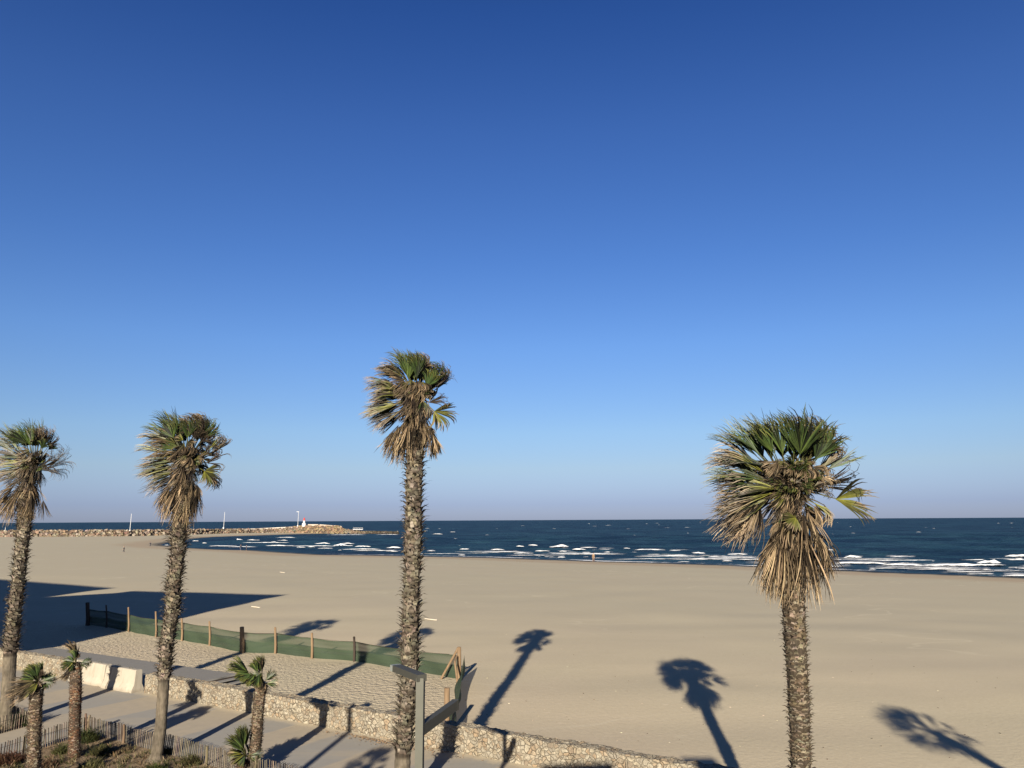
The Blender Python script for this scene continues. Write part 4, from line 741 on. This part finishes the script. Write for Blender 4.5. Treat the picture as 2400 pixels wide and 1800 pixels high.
for i in range(2600):
    px = r.uniform(-420, 935) if i % 5 else r.uniform(640, 935); f0 = jat(px); d = f0.y; topz = pl(px, jtop(px), d + 5).z
    u_ = r.random(); dep = u_ * 9; hh = (topz - f0.z) * min(1, u_ / .55); 
    if u_ > .55: hh = (topz - f0.z) * (1 - max(0, u_ - .75) * 1.6)
    s = r.uniform(.7, 1.7)
    if px > 800: s *= .75
    tone = r.choice(RC) if px < 690 or px > 805 else r.choice([(.21, .155, .09), (.235, .185, .12), (.19, .125, .09), (.175, .125, .08)])
    if px > 815: tone = mixc(tone, (.03, .026, .02), min(1, (px - 815) / 60) * .85)
    p = f0 + V((f0.x / d, 1, 0)).normalized() * dep + V((0, 0, max(.1, hh - s * .3)))
    if i % 40 == 3 and px > -20: big.append((p + V((0, 0, .35)), s * 1.05, tone))
    else: rock(m, p, s, r, jit(tone, .3, r))
core = [] ; n = 60
for k in range(n + 1):
    px = lerp(-420, 812, k / n); f0 = jat(px); d = f0.y; tz = pl(px, jtop(px), d + 5).z - .6; dv = V((f0.x / d, 1, 0)).normalized()
    core += [f0 + dv * 1 - V((0, 0, .5)), f0 + dv * 5 + V((0, 0, tz - f0.z)), f0 + dv * 7.5 + V((0, 0, tz - f0.z)), f0 + dv * 11 - V((0, 0, 1))]
m.add(core, [(k * 4 + j, (k + 1) * 4 + j, (k + 1) * 4 + j + 1, k * 4 + j + 1) for k in range(n) for j in range(3)], (.09, .07, .055))
tag(m.build('breakwater_rubble', ROCK), 'long rubble breakwater of tan rocks closing the bay at the far left', 'breakwater', kind='stuff')
for p, s, tone in big:
    m = MB(); rock(m, p, s, r, jit(mixc(tone, (.30, .26, .21), .5), .1, r)); tag(m.build('boulder', ROCK, origin=p), 'pale boulder standing out on the far rubble breakwater', 'boulder', 'boulders on the breakwater')
# walkway slab on the crest
def cres(px, dd, dz=0): f0 = jat(px); p = f0 + V((f0.x / f0.y, 1, 0)).normalized() * dd; p.z = pl(px, jtop(px), f0.y + 5).z + dz; return p
m = MB(); prs = [450, 524, 600, 680]
for x0, x1 in zip(prs[:-1], prs[1:]): m.beam(cres(x0, 8, -.1), cres(x1, 8, -.1), 2.2, .7)
tag(m.build('walkway', simple('pale_concrete', (.55, .5, .43), (.48, .44, .38), 2), None), 'pale concrete walkway along the breakwater crest', kind='structure')
for px0, px1, label in [(722, 746, 'low pale parapet right of the little lighthouse on the breakwater head'), (750, 800, 'longer pale parapet at the end of the breakwater head')]:
    m = MB(); m.beam(cres(px0, 6, .25), cres(px1, 6, .3), .8, 1.3); tag(m.build('parapet_wall', PLASTER), label, 'wall')
# white poles and lighthouse
def pole(px, yb, yt, lab, arm=False):
    f0 = jat(px); p = cres(px, 5, -.4); p.z = pl(px, yb, p.y).z; zt = pl(px, yt, p.y).z
    t = thing('lamp_mast', lab, 'lamp mast', p, 'white masts along the breakwater'); m = MB(); lean = (zt - p.z) * .02
    m.tube([p, p + V((lean * .5, 0, (zt - p.z) * .5)), V((p.x + lean, p.y, zt))], [.16, .14, .11], 8); m.build('mast', WHITEP, t)
    m = MB(); m.box(p + V((0, 0, .6)), (.8, .8, 1.2)); m.build('base', WHITEP, t)
    if arm: m = MB(); m.box((p.x - .3, p.y, zt + .15), (1.9, .5, .3)); m.build('lamp_head', WHITEP, t)
pole(10, 1257, 1236, 'white mast on the breakwater below the leftmost palm crown')
pole(303, 1247, 1204, 'white mast on the breakwater between the two left palms')
pole(523, 1240, 1200, 'white mast on the breakwater right of the second palm')
pole(697, 1235, 1200, 'white mast with lamp head beside the little lighthouse', True)
p = cres(712, 5, -.2); p.z = pl(712, 1234, p.y).z; t = thing('lighthouse', 'small white harbour light tower with red top on the breakwater head', 'lighthouse', p)
zt = pl(712, 1213, p.y).z; hh = zt - p.z
m = MB(); m.tube([p, p + V((0, 0, hh * .35)), p + V((0, 0, hh * .38)), p + V((0, 0, hh * .68))], [1.55, 1.45, .85, .7], 12); m.build('tower', WHITEP, t)
m = MB(); m.tube([p + V((0, 0, hh * .68)), p + V((0, 0, hh * .72))], [1.1, 1.1], 12); m.build('gallery', REDP, t)
m = MB(); m.tube([p + V((0, 0, hh * .72)), p + V((0, 0, hh * .9)), p + V((0, 0, hh))], [.6, .6, .1], 10); m.build('lantern', REDP, t)
p = cres(840, 6, .9); t = thing('viewing_platform', 'small pale platform with railing at the tip of the breakwater', 'platform', p)
m = MB(); m.box(p, (7, 4, .35)); m.build('deck', WHITEP, t); m = MB(); m.box(p + V((0, -1.8, 1.1)), (7, .12, .12))
for k in range(7): m.box(p + V((-3.4 + k * 1.13, -1.8, .65)), (.12, .12, .9))
m.build('railing', WHITEP, t)
# ------------------------------------------------------------------ foam
foam = [(1060, 1240, 1294, 2.6), (1260, 1480, 1299, 2.8), (1480, 1660, 1305, 2.8), (1560, 1760, 1311, 2.8), (1740, 1960, 1320, 3.4), (1930, 2140, 1311, 3), (2120, 2330, 1336, 3.2), (2240, 2460, 1313, 3.4), (660, 800, 1280, 2.4), (560, 700, 1272, 2.2), (820, 960, 1291, 2.4), (1650, 1790, 1307, 2.6), (1800, 1950, 1313, 2.6), (1830, 2010, 1329, 3), (2020, 2290, 1332, 2.6), (2200, 2400, 1341, 2.6), (1420, 1600, 1311, 1.8), (1180, 1330, 1302, 1.8), (960, 1120, 1298, 1.6), (1700, 1950, 1327, 2), (1985, 2200, 1314, 2.2), (2380, 2560, 1329, 5), (1235, 1262, 1278, 5), (1207, 1230, 1281, 4), (1283, 1339, 1281, 8), (1356, 1403, 1284, 3), (1339, 1377, 1288, 5), (1251, 1294, 1292, 5), (1309, 1332, 1293, 4), (1200, 1256, 1297, 3.5), (1146, 1186, 1289, 4), (1075, 1103, 1288, 3), (1072, 1093, 1302, 2.5), (998, 1023, 1292, 2.5), (900, 943, 1284, 5), (900, 936, 1292, 2.5), (1305, 1327, 1307, 3.5), (1363, 1388, 1296, 2.5), (1410, 1442, 1295, 3), (1460, 1479, 1286, 3), (1479, 1565, 1289, 4.5), (1565, 1623, 1291, 3), (1618, 1656, 1297, 4.5), (1558, 1616, 1302, 3), (1627, 1660, 1308, 2.5), (1656, 1696, 1306, 3), (1587, 1620, 1318, 2), (1515, 1551, 1300, 2), (1930, 1959, 1290, 3.5), (1974, 2030, 1305, 9), (2071, 2152, 1306, 2.5), (1953, 2085, 1321, 7), (2060, 2172, 1325, 6.5), (2144, 2372, 1325, 9), (2277, 2353, 1319, 13), (2350, 2440, 1304, 8), (2378, 2400, 1311, 5), (2036, 2055, 1336, 2.5), (2299, 2326, 1337, 3.5), (2378, 2440, 1334, 3.5), (2261, 2337, 1346, 3), (2342, 2440, 1351, 4), (1700, 1760, 1300, 4), (1720, 1800, 1312, 4), (1840, 1900, 1304, 5), (1780, 1850, 1322, 3), (1860, 1950, 1326, 4), (1690, 1720, 1316, 3),
        (553, 570, 1265, 3), (576, 611, 1266, 3), (520, 609, 1282, 2.5), (615, 693, 1279, 4), (693, 719, 1283, 3), (641, 699, 1260, 2), (635, 649, 1270, 3), (645, 679, 1267, 3), (733, 777, 1274, 4), (777, 830, 1278, 6), (798, 834, 1274, 5), (830, 872, 1281, 4), (719, 741, 1282, 3), (741, 785, 1286, 2.5), (798, 898, 1288, 3), (902, 940, 1284, 5), (914, 936, 1293, 2), (790, 802, 1290, 2), (450, 467, 1268, 2.5), (473, 486, 1273, 2.5), (486, 560, 1280, 3), (385, 396, 1278, 2), (553, 560, 1264, 3), (1008, 1040, 1252, 2), (1053, 1069, 1247, 2), (760, 860, 1253.5, 1.6), (880, 940, 1253, 1.6)]
r = random.Random(12)
for i in range(46):
    y = 1219 + abs(r.gauss(0, 1)) * 22 + 5; x = r.uniform(950, 2450)
    if y < 1285: foam.append((x, x + r.uniform(3, 15), y + (1200 - x) * .0052, r.uniform(.4, .9)))
for i in range(60):
    x = r.uniform(950, 2420); y = np.interp(x, [900, 1406, 1955, 2400], [1292, 1303, 1322, 1338]) + r.uniform(-18, 8); foam.append((x, x + r.uniform(6, 46), y, r.uniform(.7, 1.8)))
m = MB()
for x0, x1, y, hp in foam:
    a = g(x0, y + hp * .3, SEA_Z); c = g(x1, y + hp * .3, SEA_Z); L = (c - a).length; D_ = a.y; h = max(.08, hp * D_ / F * (.80 if hp > 5 else .66)); dep = min(9, max(1.5, h * 4.5)); n = max(6, int(L / .8)); vs = []; sd_ = r.uniform(0, 99)
    fw = V((a.x / D_, 1, 0)).normalized()
    rows = 9; cs = []
    for i in range(n + 1):
        t_ = i / n; p = a.lerp(c, t_); env = max(0, math.sin(math.pi * t_)) ** .9 * (.85 + .75 * mnoise.noise(V((t_ * 3.5, sd_, 0))) + .25 * mnoise.noise(V((i * .3, sd_, 1)))); env = max(.0, min(1.15, env)); wob = mnoise.noise(V((i * .07, sd_, 5))) * dep * 1.6
        for k in range(rows):
            v_ = k / (rows - 1); prof = math.sin(math.pi * v_ ** .45); rag = mnoise.noise(V((i * .5, k * .7, sd_))) * .4
            vs.append(p + fw * (wob + (v_ - .3) * dep * (.5 + .7 * env) * (1 + rag)) + V((0, 0, .10 + h * env * prof * (1 + rag))))
            cs.append((max(0, min(1, 1.5 * prof * env ** .6 - .02)),) * 3)
    m.add(vs, [(i * rows + k, (i + 1) * rows + k, (i + 1) * rows + k + 1, i * rows + k + 1) for i in range(n) for k in range(rows - 1)], cs)
    if hp >= 2.5:                                               # thin spent foam trailing seaward of the crest
        vs = []; cs = []
        for i in range(n + 1):
            t_ = i / n; p = a.lerp(c, t_) + fw * dep * .8; wob = mnoise.noise(V((i * .05, sd_, 9))) * 4
            for k in range(4): vs.append(p + fw * (wob + k * 3.2) + V((0, 0, .16))); cs.append(((.50, .48, .38, .1)[k] * math.sin(math.pi * t_) ** .4,) * 3)
        m.add(vs, [(i * 4 + k, (i + 1) * 4 + k, (i + 1) * 4 + k + 1, i * 4 + k + 1) for i in range(n) for k in range(3)], cs)
for a, c in zip(shore[1:10], shore[2:11]):                        # last thin wash on the sand
    L = (c - a).length; n = int(L / 2.5); dd = (c - a).normalized(); nn = V((dd.y, -dd.x, 0)); nn = nn if nn.y < 0 else -nn; vs = []; cs = []
    for i in range(n + 1):
        p = a.lerp(c, i / n); q = mnoise.noise(V((p.x * .05, p.y * .05, 4))); 
        for k in range(4): vs.append(p + nn * (-2.4 + k * 1.5 + q * 1.5) + V((0, 0, .17))); cs.append(((.1, .55, .5, .1)[k] * (.75 + q),) * 3)
    m.add(vs, [(i * 4 + k, (i + 1) * 4 + k, (i + 1) * 4 + k + 1, i * 4 + k + 1) for i in range(n) for k in range(3)], cs)
tag(m.build('wave_foam', FOAM, smooth=True), 'white foam of breaking waves along the shore and whitecaps beyond', 'waves', kind='stuff')
# ------------------------------------------------------------------ people
def person(px, py, label, cl_top, cl_leg, facing, stride=.16, h=1.72):
    p = g(px, py, -1.0)
    for _ in range(4): p = g(px, py, sz(p.x, p.y))
    t = thing('person', label, 'person', p); k = h / 1.72
    R = Matrix.Rotation(facing, 3, 'Z')
    J = {}; E = []
    def j(n, x, y, z, rr, par=None):
        J[n] = len(J); pos.append(R @ V((x, y, z)) * k); rad.append(rr * k); 
        if par: E.append((J[par], J[n]))
    pos = []; rad = []
    j('pel', 0, 0, .92, .135); j('waist', 0, .01, 1.1, .12, 'pel'); j('chest', 0, 0, 1.3, .15, 'waist'); j('neck', 0, .01, 1.47, .055, 'chest'); j('head0', 0, .03, 1.56, .085, 'neck'); j('head', 0, .03, 1.66, .09, 'head0'); j('nose', 0, .115, 1.60, .02, 'head0')
    for s, f in ((1, 1), (-1, -1)):
        q = 'L' if s > 0 else 'R'
        j('hip' + q, s * .09, 0, .86, .09, 'pel'); j('knee' + q, s * .1, f * stride * .6 + .03, .48, .06, 'hip' + q); j('ank' + q, s * .1, f * stride - .03, .09, .042, 'knee' + q); j('toe' + q, s * .11, f * stride + .13, .04, .035, 'ank' + q)
        j('sh' + q, s * .19, 0, 1.40, .06, 'chest'); j('elb' + q, s * .24, -f * stride * .5 - .02, 1.13, .045, 'sh' + q); j('wri' + q, s * .25, -f * stride * .6 + .08, .90, .03, 'elb' + q); j('palm' + q, s * .25, -f * stride * .6 + .10, .83, .03, 'wri' + q)
        for n_, (dy, L) in enumerate(((.03, .085), (.01, .095), (-.01, .09), (-.03, .07))): j('f%d' % n_ + q, s * .245, -f * stride * .6 + .10 + dy, .80 - L, .009, 'palm' + q)
        j('th' + q, s * .22, -f * stride * .6 + .15, .79, .010, 'palm' + q)
    me = bpy.data.meshes.new('body'); me.from_pydata([tuple(q) for q in pos], E, []); ob = bpy.data.objects.new('body', me); col.objects.link(ob)
    md = ob.modifiers.new('skin', 'SKIN'); md.use_smooth_shade = True
    for v_, rr in zip(me.skin_vertices[0].data, rad): v_.radius = (rr, rr)
    me.skin_vertices[0].data[0].use_root = True
    ob.modifiers.new('sub', 'SUBSURF').render_levels = 1; ob.modifiers['sub'].levels = 1
    dg = bpy.context.evaluated_depsgraph_get(); me2 = bpy.data.meshes.new_from_object(ob.evaluated_get(dg)); bpy.data.objects.remove(ob)
    me2.name = 'body'; me2.materials.clear()
    for mt in (SKIN, cl_top, cl_leg): me2.materials.append(mt)
    # clothing: a shell over the same body, ending at neck, cuffs and ankles
    for nm, lo, hi, mt in (('jacket', .88, 1.47, cl_top), ('trousers', .08, 1.02, cl_leg)):
        bm = bmesh.new(); bm.from_mesh(me2); inv = R.inverted()
        kill = []
        for f in bm.faces:
            c = (inv @ f.calc_center_median()) / k
            arm = abs(c.x) > .205 and c.z < 1.36
            ok = lo <= c.z <= hi and (not arm if nm == 'trousers' else (not arm or c.z > .92))
            if not ok: kill.append(f)
        bmesh.ops.delete(bm, geom=kill, context='FACES'); bm.normal_update()
        left = set(bm.verts); isl = []
        while left:
            st = [left.pop()]; grp = list(st)
            while st:
                for e_ in st.pop().link_edges:
                    for v_ in e_.verts:
                        if v_ in left: left.discard(v_); st.append(v_); grp.append(v_)
            isl.append(grp)
        isl.sort(key=len); bmesh.ops.delete(bm, geom=[v_ for q_ in isl[:-1] for v_ in q_], context='VERTS')
        for v_ in bm.verts: v_.co += v_.normal * .018 * k
        mn = bpy.data.meshes.new(nm); bm.to_mesh(mn); bm.free(); mn.materials.clear(); mn.materials.append(mt); oo = bpy.data.objects.new(nm, mn); col.objects.link(oo); oo.parent = t
    bo = bpy.data.objects.new('body', me2); col.objects.link(bo); bo.parent = t
    bm = bmesh.new(); bmesh.ops.create_icosphere(bm, subdivisions=2, radius=.108 * k)
    for v_ in bm.verts: v_.co = R @ V((v_.co.x, v_.co.y * 1.08 + .012, max(v_.co.z, -.05) + 1.66 * k)) if v_.co.y < .05 or v_.co.z > .03 else R @ V((v_.co.x * .8, .03, max(v_.co.z, .03) + 1.66 * k))
    mn = bpy.data.meshes.new('hair'); bm.to_mesh(mn); bm.free(); mn.materials.append(HAIR); oo = bpy.data.objects.new('hair', mn); col.objects.link(oo); oo.parent = t
person(290, 1295, 'person in dark clothes walking on the open sand, leftmost of the beach walkers', CLOTH_D, CLOTH_D, 2.0, .2)
person(352, 1281, 'person in dark clothes standing on the sand left of the second palm', CLOTH_D, CLOTH_D, .4, .08)
person(564, 1290, 'person in dark jacket at the bay waterline, left one of a close pair', CLOTH_D, CLOTH_J, 1.3, .1, 1.78)
person(577, 1290.5, 'person in blue grey clothes at the bay waterline, right one of a close pair', CLOTH_J, CLOTH_D, -1.3, .1, 1.65)
person(1391, 1316, 'person in tan clothes standing at the waterline right of the tallest palm', CLOTH_T, CLOTH_T, 2.8, .12, 1.78)
# ------------------------------------------------------------------ buildings behind the viewer (they cast the big shadows)
def block(label, c0, c1, depth, h, seed, z0=-.4):
    """front roof edge from c0 (right) to c1 (left), body away from the sea"""
    dd = (c1 - c0); L = dd.length; dd.normalize(); nn = V((dd.y, -dd.x, 0))
    if nn.y > 0: nn = -nn
    t = thing('apartment_building', label, 'building', V((c0.x, c0.y, z0)), 'apartment blocks behind the viewer'); m = MB(); mid = c0 + dd * (L / 2) + nn * (depth / 2)
    m.box((mid.x, mid.y, (h + z0) / 2), (L, depth, h - z0), ax=(dd, nn)); m.build('wall', PLASTER, t)
    fl = int(h / 3); k = max(2, int(L / 4.5)); first = None
    for f in range(fl):
        for i in range(k):
            q = c0 + dd * (L * (i + .5) / k) - nn * .02; mm = MB(); mm.box((q.x, q.y, f * 3 + 1.7), (1.5, .08, 1.5), ax=(dd, nn)) if first is None else None
            if first is None: first = mm.build('window', GLASS, t, origin=(q.x, q.y, f * 3 + 1.7)); first.parent = None; first.location = V((q.x, q.y, f * 3 + 1.7)) - t.location; first.parent = t
            else:
                o = first.copy(); col.objects.link(o); o.parent = t; o.location = V((q.x, q.y, f * 3 + 1.7)) - t.location
    return t
def caster(px, py, Lb_): p = g(px, py, -.4) - SH * Lb_; p.z = -.4 + Lb_ * TE; return p
A0, A1 = caster(670, 1392, 66), caster(310, 1384, 66)
block('tall apartment block left of the viewer, taller front wing', A0, A1, 11, A0.z, 1)
B0, B1 = caster(265, 1377, 76), caster(0, 1357, 76)
block('apartment block farther left, behind the taller front wing', B0, B0 + (B1 - B0) * 1.6, 14, B0.z, 2)
C0, C1 = caster(306, 1387, 60), caster(128, 1397, 60)
block('lower link building between the two left apartment blocks', C0, C0 + (C1 - C0) * 3, 8, C0.z, 3)
# the building the picture is taken from
V0 = V((9, -.9, 0)); V1 = V((-7, -.9, 0)); block('flat roofed building directly behind the viewer', V0, V1, 10, 8.2, 4, 0)
def roofbox(pxa, pxb, py, z, label, back, wdp):
    a = g(pxa, py, z); c = g(pxb, py, z); s_ = (a.y + back) ; k = s_ / SH.y; pa = a - SH * k; pc = c - SH * k; h = z + k * TE
    t = thing('chimney', label, 'chimney', (pa.x, pa.y, 8.2), 'chimneys on the roof'); m = MB(); m.box(((pa.x + pc.x) / 2, pa.y - wdp / 2, (8.2 + h) / 2), (pc.x - pa.x, wdp, h - 8.2)); m.build('stack', PLASTER, t)
    m = MB(); m.box(((pa.x + pc.x) / 2, pa.y - wdp / 2, h + .03), (pc.x - pa.x + .1, wdp + .1, .06)); m.build('cap', STEEL, t)
roofbox(1255, 1430, 1790, .72, 'wide rendered chimney block on the roof behind viewer', 1.4, 1.0)
roofbox(1600, 1672, 1780, -.4, 'narrow rendered chimney stack on the roof behind viewer', 1.4, .8)
